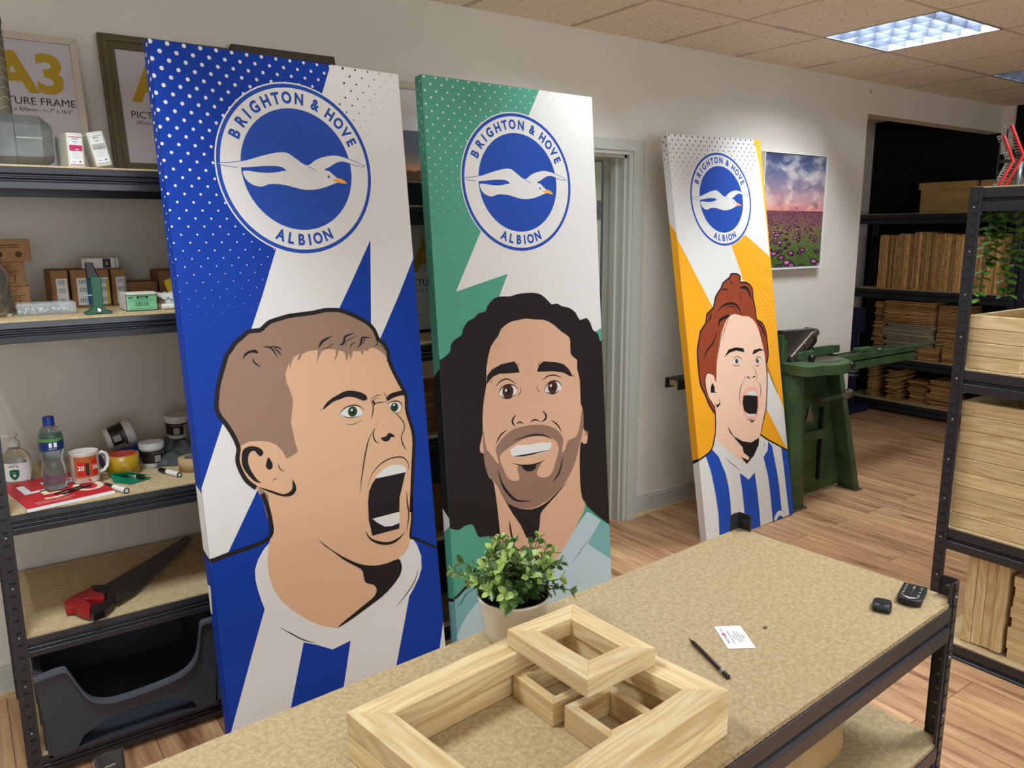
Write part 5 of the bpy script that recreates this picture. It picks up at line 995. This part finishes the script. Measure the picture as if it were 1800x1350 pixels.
# two remotes
def loc_frame(pc_, pf):            # axis from near end to far end
    a, b_ = on(*pc_, 2, TZ), on(*pf, 2, TZ); return (a+b_)/2, math.atan2((b_-a).y, (b_-a).x)-PI/2, (b_-a).length
c0, a0, L0 = loc_frame((1548, 1086), (1552, 1052))
t = thing('key_fob', 'small rounded black car key fob with two silver buttons', 'key fob', (c0.x, c0.y, TZ+.0005), a0)
P_ = spline([(-.018, -.026), (0, -.029), (.018, -.026), (.0205, 0), (.017, .022), (0, .027), (-.017, .022), (-.0205, 0)], True, 4)
MB().prism(P_, 0, .0125, M_BLACK).build('fob_body', t, bevel=.003, seg=3)
MB().prism([(-.015, -.009), (-.006, -.013), (-.005, -.021), (-.015, -.018)], .0125, .0135, M_METAL).build('button', t); MB().prism([(.015, -.009), (.006, -.013), (.005, -.021), (.015, -.018)][::-1], .0125, .0135, M_METAL).build('button', t)
MB().tube([(.016*math.cos(x/10*PI), .021+.006*math.sin(x/10*PI), .008) for x in range(11)], .0016, M_METAL, 8).build('trim_ring', t)
c0, a0, L0 = loc_frame((1592, 1073), (1612, 1032))
t = thing('remote_control', 'black slab remote with white printed keys at the bench corner', 'remote control', (c0.x, c0.y, TZ+.0005), a0)
w, h = .026, .047
P_ = [(-w, h), (-w, -h*.72)]+[(w*math.cos(a), -h*.72+.016*math.sin(a)) for a in [PI+PI*i/10 for i in range(1, 10)]]+[(w, -h*.72), (w, h)]
MB().prism(P_, 0, .016, M_BLACK).build('remote_body', t, bevel=.002)
b = MB()
for i in range(6): b.box(-.019, .036-i*.012, .0161, -.015, .038-i*.012, .0164, M_WHITE)
for y in (.030, .020): b.box(-.002, y, .0161, .002, y+.003, .0164, M_WHITE)
for y in (.032, .020, .004, -.014, -.024): b.box(.014, y, .0161, .018, y+.0025, .0164, M_WHITE)
b.prism([(-.016, -.030), (-.004, -.033), (0, -.036), (.004, -.033), (.016, -.030), (.006, -.037), (0, -.041), (-.006, -.037)][::-1], .0161, .0164, M_WHITE).box(-.0006, -.02, .0161, .0006, .012, .0163, M_TXT); b.build('keys', t)
# roll of brown paper on the lower board
M_KRAFT = noise_mat('kraft_paper', (176, 146, 98), (190, 160, 112), (1, 1, 1), 8, 3, .7); pr = thing('paper_roll', 'fat roll of brown kraft paper on the lower board of the workbench', 'paper roll', (0, 0, 0))
c0 = on(1500, 1352, 2, .395+.11); d_ = Vector((-math.cos(BA), -math.sin(BA), 0)); c0 = Vector((1.50, -2.17, .395+.091))
pr.location = c0; pr.rotation_euler = (0, 0, BA+PI)
MB().lathe([(.03, 0), (.09, 0), (.09, .75), (.03, .75)], M_KRAFT, 56, Ry(PI/2), caps=False).build('paper', pr); MB().lathe([(.03, .002), (.03, .748), (.026, .748), (.026, .002), (.03, .002)], M_CARD, 32, Ry(PI/2), caps=False).build('core', pr)
# ================================================================ wall picture, mitre cutter, right shelving, store
def poppy_mat():
    """printed sunset over a poppy field: bands of sky, horizon and speckled flowers"""
    m = mat('poppy_print', (120, 110, 140), .4); n, l, b = nt(m); tc = n.new('ShaderNodeTexCoord'); sx = n.new('ShaderNodeSeparateXYZ'); l.new(tc.outputs['Generated'], sx.inputs[0])
    def noise(sc, x, y, det=6, dist=0):
        mp = n.new('ShaderNodeMapping'); mp.inputs['Scale'].default_value = (x, 1, y); l.new(tc.outputs['Generated'], mp.inputs[0]); q = n.new('ShaderNodeTexNoise'); q.inputs['Scale'].default_value = sc; q.inputs['Detail'].default_value = det; q.inputs['Distortion'].default_value = dist; l.new(mp.outputs[0], q.inputs['Vector']); return q.outputs[0]
    def ramp(fac, stops):
        r = n.new('ShaderNodeValToRGB'); e = r.color_ramp.elements; e[0].position = stops[0][0]; e[0].color = srgb(*stops[0][1]); e[1].position = stops[-1][0]; e[1].color = srgb(*stops[-1][1])
        for p, c in stops[1:-1]: x = e.new(p); x.color = srgb(*c)
        l.new(fac, r.inputs[0]); return r.outputs[0]
    def mix(f, a, b_, k=None):
        x = n.new('ShaderNodeMix'); x.data_type = 'RGBA'
        if f is not None: l.new(f, x.inputs[0])
        else: x.inputs[0].default_value = k
        l.new(a, x.inputs[6]); l.new(b_, x.inputs[7]); return x.outputs[2]
    def math_(op, a, v): q = n.new('ShaderNodeMath'); q.operation = op; l.new(a, q.inputs[0]); (l.new(v, q.inputs[1]) if hasattr(v, 'links') else setattr(q.inputs[1], 'default_value', v)); return q.outputs[0]
    z = sx.outputs[2]
    sky = ramp(z, [(.50, (206, 124, 116)), (.54, (200, 132, 134)), (.60, (182, 136, 142)), (.72, (140, 126, 146)), (.85, (96, 104, 136)), (1, (58, 68, 108))])
    cl = noise(3.2, 1, 2.0, 7, .5); c2 = ramp(cl, [(.44, (0, 0, 0)), (.62, (255, 255, 255))]); warm = ramp(z, [(.5, (240, 170, 130)), (.62, (232, 206, 190)), (1, (190, 190, 200))])
    s2 = mix(math_('MULTIPLY', c2, .8), sky, warm); dk = ramp(noise(5, 1, 2, 5, .4), [(.56, (0, 0, 0)), (.70, (255, 255, 255))]); d2 = n.new('ShaderNodeRGB'); d2.outputs[0].default_value = srgb(58, 62, 98); s3 = mix(math_('MULTIPLY', dk, .6), s2, d2.outputs[0])
    fld = ramp(z, [(0, (46, 74, 32)), (.2, (70, 92, 44)), (.35, (104, 92, 62)), (.45, (104, 62, 62)), (.51, (96, 52, 60))])
    v1 = n.new('ShaderNodeTexVoronoi'); dz = math_('SUBTRACT', z, .56); iz = math_('DIVIDE', dz, -.056); cbn = n.new('ShaderNodeCombineXYZ')
    lg = math_('LOGARITHM', math_('MULTIPLY', dz, -1.0), 2.718); xx = math_('DIVIDE', math_('SUBTRACT', sx.outputs[0], .5), math_('MULTIPLY', dz, -1.0)); l.new(math_('MULTIPLY', xx, 3.2), cbn.inputs[0]); l.new(math_('MULTIPLY', lg, 8.0), cbn.inputs[1])
    v1.inputs['Scale'].default_value = 1.0; v1.inputs['Randomness'].default_value = .9; l.new(cbn.outputs[0], v1.inputs['Vector'])
    fm = math_('LESS_THAN', v1.outputs['Distance'], .44); fc = ramp(v1.outputs['Distance'], [(0, (226, 190, 220)), (.14, (190, 120, 168)), (.3, (112, 50, 92)), (.36, (50, 24, 40))])
    g2 = mix(math_('MULTIPLY', ramp(noise(60, 1, .5), [(.4, (0, 0, 0)), (.6, (255, 255, 255))]), .5), fld, ramp(z, [(0, (110, 140, 66)), (.5, (170, 110, 120))]))
    f2 = mix(fm, g2, fc); hz = math_('GREATER_THAN', z, .505); fin = mix(hz, f2, s3); l.new(fin, b.inputs['Base Color']); return m
px0, px1, pz0, pz1 = 4.03, 4.635, 1.385, 2.06
t = thing('framed_print', 'flower field sunset print in a white tray frame on the wall', 'wall picture', ((px0+px1)/2, -.001, (pz0+pz1)/2)); hw, hh = (px1-px0)/2, (pz1-pz0)/2
b = MB()
for x0, z0, x1, z1 in ((-hw-.012, -hh-.016, hw+.012, -hh-.006), (-hw-.012, hh+.004, hw+.012, hh+.010), (-hw-.012, -hh-.006, -hw-.006, hh+.004), (hw+.006, -hh-.006, hw+.012, hh+.004)): b.box(x0, -.042, z0, x1, 0, z1, M_WHITE)
b.box(-hw-.012, -.006, -hh-.016, hw+.012, 0, hh+.01, M_WHITE); b.build('tray_frame', t, bevel=.001)
MB().box(-hw, -.036, -hh, hw, -.008, hh, poppy_mat()).build('print', t)

# ---- green foot-operated mitre cutter
G = M_GREEN; mc = thing('mitre_cutter', 'green cast-iron foot-operated mitre cutter standing by the wall', 'mitre cutter', (4.15, -.38, 0))
def gb(): return MB()
O = Vector((4.15, -.38, 0))
W3 = lambda x, y, z: (x-O.x, y-O.y, z)
# left cheek with broad rounded front flange
def sheet(b, pts, th, m, smooth=False):
    """thin plate: quad strips (bottom points, top points) thickened along +y"""
    n = len(pts); V = [W3(*a) for a, c in pts]+[W3(*c) for a, c in pts]+[(W3(*a)[0]+th[0], W3(*a)[1]+th[1], a[2]) for a, c in pts]+[(W3(*c)[0]+th[0], W3(*c)[1]+th[1], c[2]) for a, c in pts]
    F_ = []
    for i in range(n-1): F_ += [(i, i+1, n+i+1, n+i), (2*n+i, 3*n+i, 3*n+i+1, 2*n+i+1), (i, 2*n+i, 2*n+i+1, i+1), (n+i, n+i+1, 3*n+i+1, 3*n+i)]
    F_ += [(0, n, 3*n, 2*n), (n-1, 3*n-1, 4*n-1, 2*n-1)]; b.add(V, F_, m, smooth); return b
b = gb(); sheet(b, [((3.835, -.40, 0), (3.845, -.36, .80)), ((3.845, -.475, 0), (3.86, -.43, .80)), ((3.90, -.50, 0), (3.93, -.455, .80)), ((3.965, -.485, 0), (3.975, -.44, .80)), ((3.975, -.38, 0), (3.985, -.34, .80))], (.0, .012), G, True)
b.box(*W3(3.84, -.505, 0), *W3(3.975, -.38, .008), M_GREYM); b.build('left_leg', mc, bevel=.003)
b = gb(); sheet(b, [((4.50, -.36, 0), (4.30, -.34, .80)), ((4.49, -.485, 0), (4.29, -.44, .80)), ((4.52, -.500, 0), (4.315, -.452, .80)), ((4.545, -.47, 0), (4.335, -.43, .80))], (.012, .006), G, True); b.box(*W3(4.48, -.50, 0), *W3(4.56, -.36, .008), M_GREYM); b.build('right_leg', mc, bevel=.003)
b = gb(); 
Wb_ = [W3(3.975, -.38, .02), W3(4.50, -.37, .02), W3(4.30, -.35, .80), W3(3.98, -.35, .80)]; V = Wb_+[(x, y+.012, z) for x, y, z in Wb_]; b.add(V, [(0, 1, 2, 3), (7, 6, 5, 4), (0, 4, 5, 1), (1, 5, 6, 2), (2, 6, 7, 3), (3, 7, 4, 0)], G)
b.build('web_plate', mc, bevel=.002)
b = gb(); b.box(*W3(4.236, -.392, .10), *W3(4.252, -.372, .55), M_SLOT); b.build('slot', mc)
tri = [W3(4.085, -.3835, .48), W3(4.155, -.3835, .48), W3(4.125, -.3805, .585)]; b = gb(); b.add(tri+[(x, y+.002, z) for x, y, z in tri], [(0, 1, 2), (5, 4, 3), (0, 3, 4, 1), (1, 4, 5, 2), (2, 5, 3, 0)], mat('casting_hole', (120, 108, 88), .8)); b.build('cut_out', mc)
b = gb(); b.box(*W3(3.99, -.40, .36), *W3(4.27, -.375, .42), G); b.build('cross_rib', mc, bevel=.004)
# pedal bar
p_a, p_b = on(1447, 703, 1, -.43)-O, on(1490, 692, 1, -.56)-O
dd = (p_b-p_a); aa = math.atan2(dd.y, dd.x); b = gb(); b.box(0, -.045, -.010, dd.length, .045, .014, G, T(*p_a) @ Rz(aa) @ Ry(-math.atan2(dd.z, math.hypot(dd.x, dd.y)))); b.box(0, .035, -.03, dd.length, .045, .014, G, T(*p_a) @ Rz(aa) @ Ry(-math.atan2(dd.z, math.hypot(dd.x, dd.y)))); b.build('pedal', mc, bevel=.004)
b = gb(); b.lathe([(.020, -.05), (.026, -.03), (.018, -.01), (.018, .02), (.026, .03), (.02, .045)], M_GREYM, 20, T(*p_b) @ Rz(aa+PI/2) @ Ry(PI/2)); b.build('pedal_roller', mc)
b = gb(); b.cyl(.022, -.04, .03, M_GREYM, 18, T(*p_a) @ Rx(PI/2)).cyl(.012, -.06, -.04, M_METAL, 12, T(*p_a) @ Rx(PI/2)); b.build('pivot', mc)
# round table with fences
b = gb(); pts = [(3.838, -.50), (3.87, -.545)]+[(4.10+.205*math.cos(a), -.40+.20*math.sin(a)) for a in [-PI*.72+PI*.87*i/18 for i in range(19)]]+[(4.34, -.24), (3.838, -.24)]
b.prism([(x-O.x, y-O.y) for x, y in pts], .800, .862, G); b.build('table', mc, bevel=.006, seg=3)
b = gb(); b.prism([(.02+4.1+.15*math.cos(a)-O.x, -.40+.13*math.sin(a)-O.y) for a in [2*PI*i/28 for i in range(28)]], .862, .866, M_GREYM); b.build('table_plate', mc)
b = gb()
b.box(*W3(3.95, -.40, .862), *W3(4.10, -.37, .915), G).box(*W3(3.95, -.40, .862), *W3(4.10, -.31, .874), G).box(*W3(4.14, -.37, .862), *W3(4.34, -.35, .925), G).box(*W3(4.14, -.37, .862), *W3(4.34, -.29, .876), G).box(*W3(4.36, -.33, .862), *W3(4.47, -.31, .91), G)
b.build('fence', mc, bevel=.005)
b = gb(); b.box(*W3(4.34, -.39, .800), *W3(5.25, -.29, .812), G).box(*W3(4.34, -.39, .752), *W3(5.25, -.378, .846), G).box(*W3(4.34, -.302, .752), *W3(5.25, -.29, .846), G).box(*W3(5.25, -.365, .822), *W3(5.62, -.325, .835), G); b.build('right_measuring_arm', mc, bevel=.002)
b = gb(); b.box(*W3(4.34, -.375, .846), *W3(5.22, -.355, .850), M_GREYM).prism([(-.07, -.04), (.07, -.03), (.09, .02), (-.05, .04)], .849, .872, G, T(*W3(4.70, -.345, 0))); b.cyl(.01, 0, .03, M_METAL, 12, T(*W3(4.78, -.40, .86)) @ Rx(PI/2)); b.build('sliding_stop', mc, bevel=.002)
b = gb(); b.box(*W3(3.10, -.27, .775), *W3(3.80, -.26, .83), M_BLACK).box(*W3(3.10, -.27, .825), *W3(3.80, -.17, .832), M_BLACK).box(*W3(3.10, -.18, .775), *W3(3.80, -.17, .83), M_BLACK); b.build('left_measuring_arm', mc, bevel=.002)
b = gb(); b.box(*W3(3.12, -.255, .790), *W3(3.80, -.185, .822), PINE[0]); b.build('wood_insert', mc)
# cutting head
b = gb(); b.prism([(3.845, .87), (4.05, .87), (4.165, .955), (4.165, 1.035), (3.845, 1.045)], 0, .05, mat('head_dark', (64, 58, 52), .4, .3), T(-O.x, 0, 0) @ T(0, .06, 0) @ FRONT); b.build('knife_head', mc, bevel=.004)
b = gb(); b.prism([(3.90, .86), (3.955, .862), (4.155, 1.01), (4.145, 1.032), (4.09, 1.025), (3.895, .895)], 0, .02, M_GREYM, T(-O.x, 0, 0) @ T(0, .009, 0) @ FRONT); b.build('knife_clamp', mc, bevel=.004)
for x, z in ((3.935, .893), (4.02, .949), (4.105, 1.007)):
    b = gb(); b.lathe([(.016, 0), (.016, .006), (.010, .007), (.009, .002), (0, .002)], mat('bolt_rust', (92, 66, 56), .4, .4), 20, T(x-O.x, -.012, z) @ Rx(PI/2)); b.build('bolt', mc)
b = gb(); b.box(*W3(3.838, -.37, .86), *W3(3.888, -.31, 1.02), G); b.build('guide_post', mc, bevel=.006)
b = gb(); b.prism([(4.02, .87), (4.06, .87), (4.17, 1.03), (4.15, 1.04)], 0, .06, G, T(-O.x, .09, 0) @ FRONT).box(*W3(3.95, -.30, .79), *W3(4.16, -.28, 1.0), G); b.build('head_guide', mc, bevel=.003)
b = gb(); b.lathe([(.0, -.022), (.016, -.016), (.022, 0), (.016, .016), (0, .022)], M_BLACK, 18, T(*W3(4.00, -.45, .885))).cyl(.006, -.03, 0, M_METAL, 10, T(*W3(4.00, -.45, .885))); b.build('knob', mc)
b = gb(); b.tube([(W3(4.33+.05*math.cos(a), -.42+.09*math.sin(a)-.03, .76)) for a in [-PI*.75+PI*.9*i/12 for i in range(13)]], .006, M_BLACK, 8).tube([(W3(4.33+.05*math.cos(a), -.42+.09*math.sin(a)-.03, .785)) for a in [-PI*.75+PI*.9*i/12 for i in range(13)]], .006, M_BLACK, 8).lathe([(.0, -.024), (.018, -.016), (.024, 0), (.018, .016), (0, .024)], M_BLACK, 18, T(*W3(4.43, -.44, .80))); b.build('lock_arc', mc)

# ---- right shelving: stacks of pine box frames
def box_frame(label, y0, x0, z, w, d, h, group, off=0):
    """shallow pine box frame (open); y0 = end nearest the wall, runs towards -y by w and back by d"""
    t = thing('box_frame', label, 'box frame', (x0, y0, z), -PI/2+off, group); th = .018
    for q, m in (((0, 0, w, th), PINE[0]), ((0, d-th, w, d), PINE[0]), ((0, th, th, d-th), PINE[1]), ((w-th, th, w, d-th), PINE[1])): MB().box(q[0], q[1], 0, q[2], q[3], h-.0006, m).build('side', t, bevel=.0022, seg=1)
    return t
N1 = ('lowest', 'second', 'third', 'top'); R_ = random.Random(4)
for i in range(4): box_frame(f'{N1[i]} small pine box frame of the short stack on the upper shelf', RY-.030, RX+.03+R_.uniform(0, .003), 1.111+i*.0485, .183+(i*.006), .42, .048, 'small box frames on the upper shelf')
N2 = ('lowest', 'second', 'third', 'fourth', 'fifth', 'sixth', 'seventh', 'eighth', 'top')
for i in range(9): box_frame(f'{N2[i]} long pine box frame counted from the bottom on the middle shelf', RY-.030-R_.uniform(0, .004), RX+.03+R_.uniform(0, .004), .509+i*.0535, .78, .45, .053, 'long box frames on the middle shelf')
for i in range(4):
    o = MB().box(0, 0, 0, .034, .38, .34, PINE[2]).build('pine_board', bevel=.001)
    tag(o, ('leftmost of the upright pine boards on the bottom shelf', 'second upright pine board from the left, bottom shelf', 'third upright pine board from the left, bottom shelf', 'rightmost upright pine board beside the flat stack, bottom shelf')[i], 'board', 'upright pine boards on the bottom shelf', loc=(RX+.045+R_.uniform(0, .01), RY-.105-i*.036, .065+i*.002)); o.rotation_euler = (0, -.0, -PI/2); o.rotation_euler = (0, 0, -PI/2)
    o.rotation_mode = 'XYZ'; o.rotation_euler.x = -.0
for i in range(8):
    o = MB().box(0, 0, 0, .62, .40, .0395, PINE[0]).build('pine_board', bevel=.001)
    tag(o, f'{("lowest", "second", "third", "fourth", "fifth", "sixth", "seventh", "top")[i]} flat pine board of the lying stack on the bottom shelf', 'board', 'flat pine boards on the bottom shelf', loc=(RX+.045+R_.uniform(0, .012), RY-.262-R_.uniform(0, .01), .063+i*.040)); o.rotation_euler = (0, 0, -PI/2)
# trailing plant on top
M_VL = noise_mat('vine_leaf', (50, 92, 30), (98, 146, 52), (1, 1, 1), 30, 3, .6, 0, .25)
vp = thing('trailing_plant', 'trailing green plant hanging down from the top of the right shelving', 'plant', (RX+.20, RY-.06, 1.7535)); fo_ = MB(); st = MB(); R_ = random.Random(21)
O2 = Vector((RX+.20, RY-.06, 1.7535))
# pot behind the beam, strands spilling over its side and down between front and rear beams
for i in range(8):
    y = RY+.02-.027*i+R_.uniform(-.01, .01) ; x = RX+.085+R_.uniform(-.01, .05); top = 1.80; L = R_.uniform(.34, .42) if i in (1, 4, 5) else R_.uniform(.14, .32)
    if y > RY-.012: y = RY-.02
    pts = [Vector((x+.03, y, 1.79)), Vector((x+.005, y, 1.80))]; yy = y
    pts = []; z = 1.74-R_.random()*.026; 
    while z > 1.74-L: yy += R_.uniform(-.008, .008); yy = min(RY-.02, max(RY-.19, yy)); pts.append(Vector((x+R_.uniform(-.006, .006), yy, z))); z -= .026
    st.tube([p-O2 for p in pts], .0012, M_STEM, 5)
    for p in pts:
        for h in range(2):
            a = R_.random()*2*PI; leaf(fo_, p-O2, Vector((math.cos(a), math.sin(a), -.5)), Vector((0, 0, 1)), R_.uniform(.034, .046), .032, M_VL)
for i in range(34):
    a = R_.random()*2*PI; e = R_.uniform(.1, 1.2); L = R_.uniform(.05, .12); p0 = Vector((.04, -.01, .02)); d = Vector((math.cos(a)*math.cos(e)*.7, math.sin(a)*math.cos(e), math.sin(e)))
    pts = [p0+d*L*f/4-Vector((0, 0, .02*(f/4)**2)) for f in range(5)]; st.tube(pts, .0012, M_STEM, 5)
    for p in pts[1:]:
        for h in range(2): q_ = R_.random()*2*PI; leaf(fo_, p, Vector((math.cos(q_), math.sin(q_), .3)), Vector((0, 0, 1)), R_.uniform(.034, .046), .032, M_VL)
MB().lathe([(.035, 0), (.045, .05), (.043, .05), (0, .046)], M_WHITE, 24, T(.05, -.02, .0)).build('pot', vp)
fo_.build('foliage', vp); st.build('stems', vp)
# red ratchet racks (wall-plug strips) standing up on the top shelf
M_RR = mat('clip_red', (176, 34, 38), .4)
def clip_rack(label, loc, rz, h, s=1.):
    t = thing('clip_rack', label, 'tool rack', loc, rz); n = 22
    P = [(0, 0), (.045*s, h*.5), (0, h)]; b = MB()
    b.tube([(0, 0, 0), (.048*s, 0, h*.5), (0, 0, h)], .006, M_RR, 8); b.build('red_spine', t, bevel=0)
    b = MB()
    for i in range(n):
        f = i/(n-1); x = .048*s*(1-abs(2*f-1)); z = h*f; b.tube([(x, 0, z), (x-.018, 0, z+.001), (x-.020, .0, z-.004)], .0028, M_METAL, 6)
    b.build('wrench_ends', t); MB().box(-.012, -.003, h*.05, -.008, .003, h*.95, M_BLACK).box(-.012, -.003, h*.47, .045*s, .003, h*.53, M_BLACK).build('rail', t)
    return t
clip_rack('tall red wrench rack at the right on top of the right shelving', (on(1767, 325, 0, RX+.13).x, on(1767, 325, 0, RX+.13).y, 1.7535), -PI/2+.15, .208, .95)
clip_rack('shorter red wrench rack left of the tall one on top shelf', (on(1756, 325, 0, RX+.10).x, on(1756, 325, 0, RX+.10).y, 1.7535), -PI/2+.15, .170, .75)
t = thing('steel_cup', 'small brushed steel cup on top of the right shelving', 'cup', (on(1788, 325, 0, RX+.15).x, on(1788, 325, 0, RX+.15).y, 1.7535)); MB().lathe([(.011, 0), (.014, .085), (.013, .085), (.010, .003), (0, .003)], mat('brushed_steel', (120, 124, 124), .4, .8), 20).build('cup_body', t)
t = thing('wire_basket', 'black wire basket at the right edge of the top shelf', 'basket', (RX+.12, RY-.118, 1.7535)); b = MB()
for i in range(6): b.tube([(0, -.022*i, 0), (0, -.022*i, .085)], .0016, M_BLACK, 6); b.tube([(.12, -.022*i, 0), (.12, -.022*i, .085)], .0016, M_BLACK, 6)
for z in (.0, .03, .06, .085): b.tube([(0, 0, z), (0, -.11, z), (.12, -.11, z), (.12, 0, z), (0, 0, z)], .002, M_BLACK, 6)
b.build('wire_mesh', t)

# ---- store shelving: stacks of slats. One slat profile, copied
def slat_stack_vertical(y0, n, z0, h, w, group, lab, x0=BX+.02, jit=.012):
    first = None
    for i in range(n):
        hh = h[min(i*len(h)//n, len(h)-1)]
        o = MB().box(0, 0, 0, .012*1.5, w, hh, SLAT[2]).build('timber_strip'); tag(o, lab, 'slat', group, loc=(x0+R_.uniform(0, jit)+.0, y0-i*.0205, z0)); o.rotation_euler = (0, 0, -PI/2)
R_ = random.Random(9)
def vstack(y0, y1, z0, hs, group, lab):
    n = int((y0-y1)/.0205); n_h = len(hs)
    proto = MB().prism([(0, 0), (.0125, 0), (.018, .006), (.018, .26), (.002, .26), (0, .20)], 0, 1, SLAT[2]).build('timber_strip')
    for i in range(n):
        o = proto if i == 0 else proto.copy()
        if i: COL.objects.link(o)
        tag(o, lab, 'slat', group, loc=(BX+.03+R_.uniform(0, .016), y0-i*.0205, z0)); o.rotation_euler = (0, 0, -PI/2); o.scale = (1, 1, hs[i*n_h//n]+R_.uniform(-.004, .004))
vstack(.79, .02, 1.102, (.46, .47, .485, .47, .46), 'wood slats standing on the third store shelf', 'pale wood slat standing upright in the row on the third store shelf')
vstack(.0, -.30, 1.102, (.45, .47), 'wood slats standing on the third store shelf, right group', 'pale wood slat standing upright in the row behind the trailing plant')
def hstack(y0, w, z0, n, group, lab, th=.016, dep=.27, jit=.012, m=SLAT[0], x0=BX+.035, ym=0):
    proto = MB().prism([(0, 0), (dep, 0), (dep, th*.82), (.01, th*.82), (0, th*.5)], 0, w, m, Matrix(((0, 0, 1, 0), (1, 0, 0, 0), (0, 1, 0, 0), (0, 0, 0, 1)))).build('timber_strip')
    for i in range(n):
        o = proto if i == 0 else proto.copy()
        if i: COL.objects.link(o)
        tag(o, lab, 'slat', group, loc=(x0+R_.uniform(0, jit), y0+R_.uniform(-ym, ym), z0+i*th)); o.rotation_euler = (0, 0, -PI/2)
hstack(.80, .075, .502, 30, 'short slat pile at the left of the second store shelf', 'wood slat in the narrow left pile on the second store shelf', jit=.05, ym=.006)
hstack(.70, .41, .502, 17, 'pale slat pile on the second store shelf', 'pale grey-painted slat in the middle pile on the second store shelf', .018, jit=.06, ym=.02, m=mat('primed_slat', (172, 160, 134), .6))
hstack(.70, .41, .810, 12, 'slat pile above the pale ones', 'wood slat lying above the pale painted pile', jit=.02)
hstack(.26, .24, .502, 30, 'slat pile at the right of the second store shelf', 'wood slat in the right pile on the second store shelf', jit=.02, x0=BX+.10)
hstack(.36, .16, .502, 8, 'short slats in front, second store shelf', 'short wood slat in the low front pile on the second store shelf', x0=BX+.02, dep=.07, th=.014)
hstack(.155, .12, .502, 12, 'narrow slats in front, second store shelf', 'short wood slat in the right front pile on the second store shelf', x0=BX+.02, dep=.07, th=.015)
hstack(.81, .05, .112, 18, 'slat pile far left, bottom store shelf', 'wood slat in the far left pile on the bottom store shelf', jit=.03, ym=.008)
hstack(.64, .10, .112, 17, 'slat pile in the middle of the bottom store shelf', 'wood slat in the middle pile on the bottom store shelf', jit=.06, ym=.02)
hstack(.46, .17, .112, 12, 'slat pile set back on the bottom store shelf', 'wood slat in the set-back pile on the bottom store shelf', jit=.04, ym=.02, x0=BX+.10)
hstack(.27, .18, .112, 14, 'slat pile at the right of the bottom store shelf', 'wood slat in the right pile on the bottom store shelf', jit=.05, ym=.02, x0=BX+.06)
for i, (y0, w, h, z) in enumerate(((.40, .26, .26, .50), (.76, .09, .20, .11), (.58, .12, .26, .11))): pass
M_BX = noise_mat('birch_box', (168, 138, 84), (186, 156, 100), (1, 6, 6), 3, 4, .6)
def lidbox(label, y0, w, dx=0):
    t = thing('wooden_box', label, 'box', (BX+.10+dx, y0, 1.746), -PI/2); MB().box(.015, .012, 0, w-.015, .20, .22, M_BX).build('box_body', t, bevel=.002); MB().box(0, 0, .195, w, .212, .25, M_BX).build('lid', t, bevel=.002)
lidbox('pale wooden lidded box on top of the store shelving, fully in view', .52, .46); lidbox('second pale wooden lidded box, mostly hidden behind the right shelving', .03, .33, .02)
# navy machine stand at the left of the store shelving
M_NAVY = mat('navy_enamel', (24, 34, 70), .45); nv = thing('machine_stand', 'navy blue metal machine stand in front of the store shelving', 'machine stand', (6.33, .80, 0))
MB().box(-.05, .0, .07, .22, .22, .72, M_NAVY).build('column', nv, bevel=.004); MB().box(-.08, -.02, .72, .27, .24, .93, M_NAVY).build('head_box', nv, bevel=.004); MB().box(-.06, -.07, .0, .34, .02, .065, M_NAVY).box(-.06, .20, .0, .34, .26, .065, M_NAVY).box(-.06, .02, .0, .02, .20, .065, M_NAVY).build('foot', nv, bevel=.004)
MB().box(.0, .02, .93, .05, .10, 1.16, mat('brass_guide', (96, 84, 60), .5, .4)).box(.08, .05, .93, .10, .07, 1.10, M_METAL).build('guide', nv, bevel=.002)
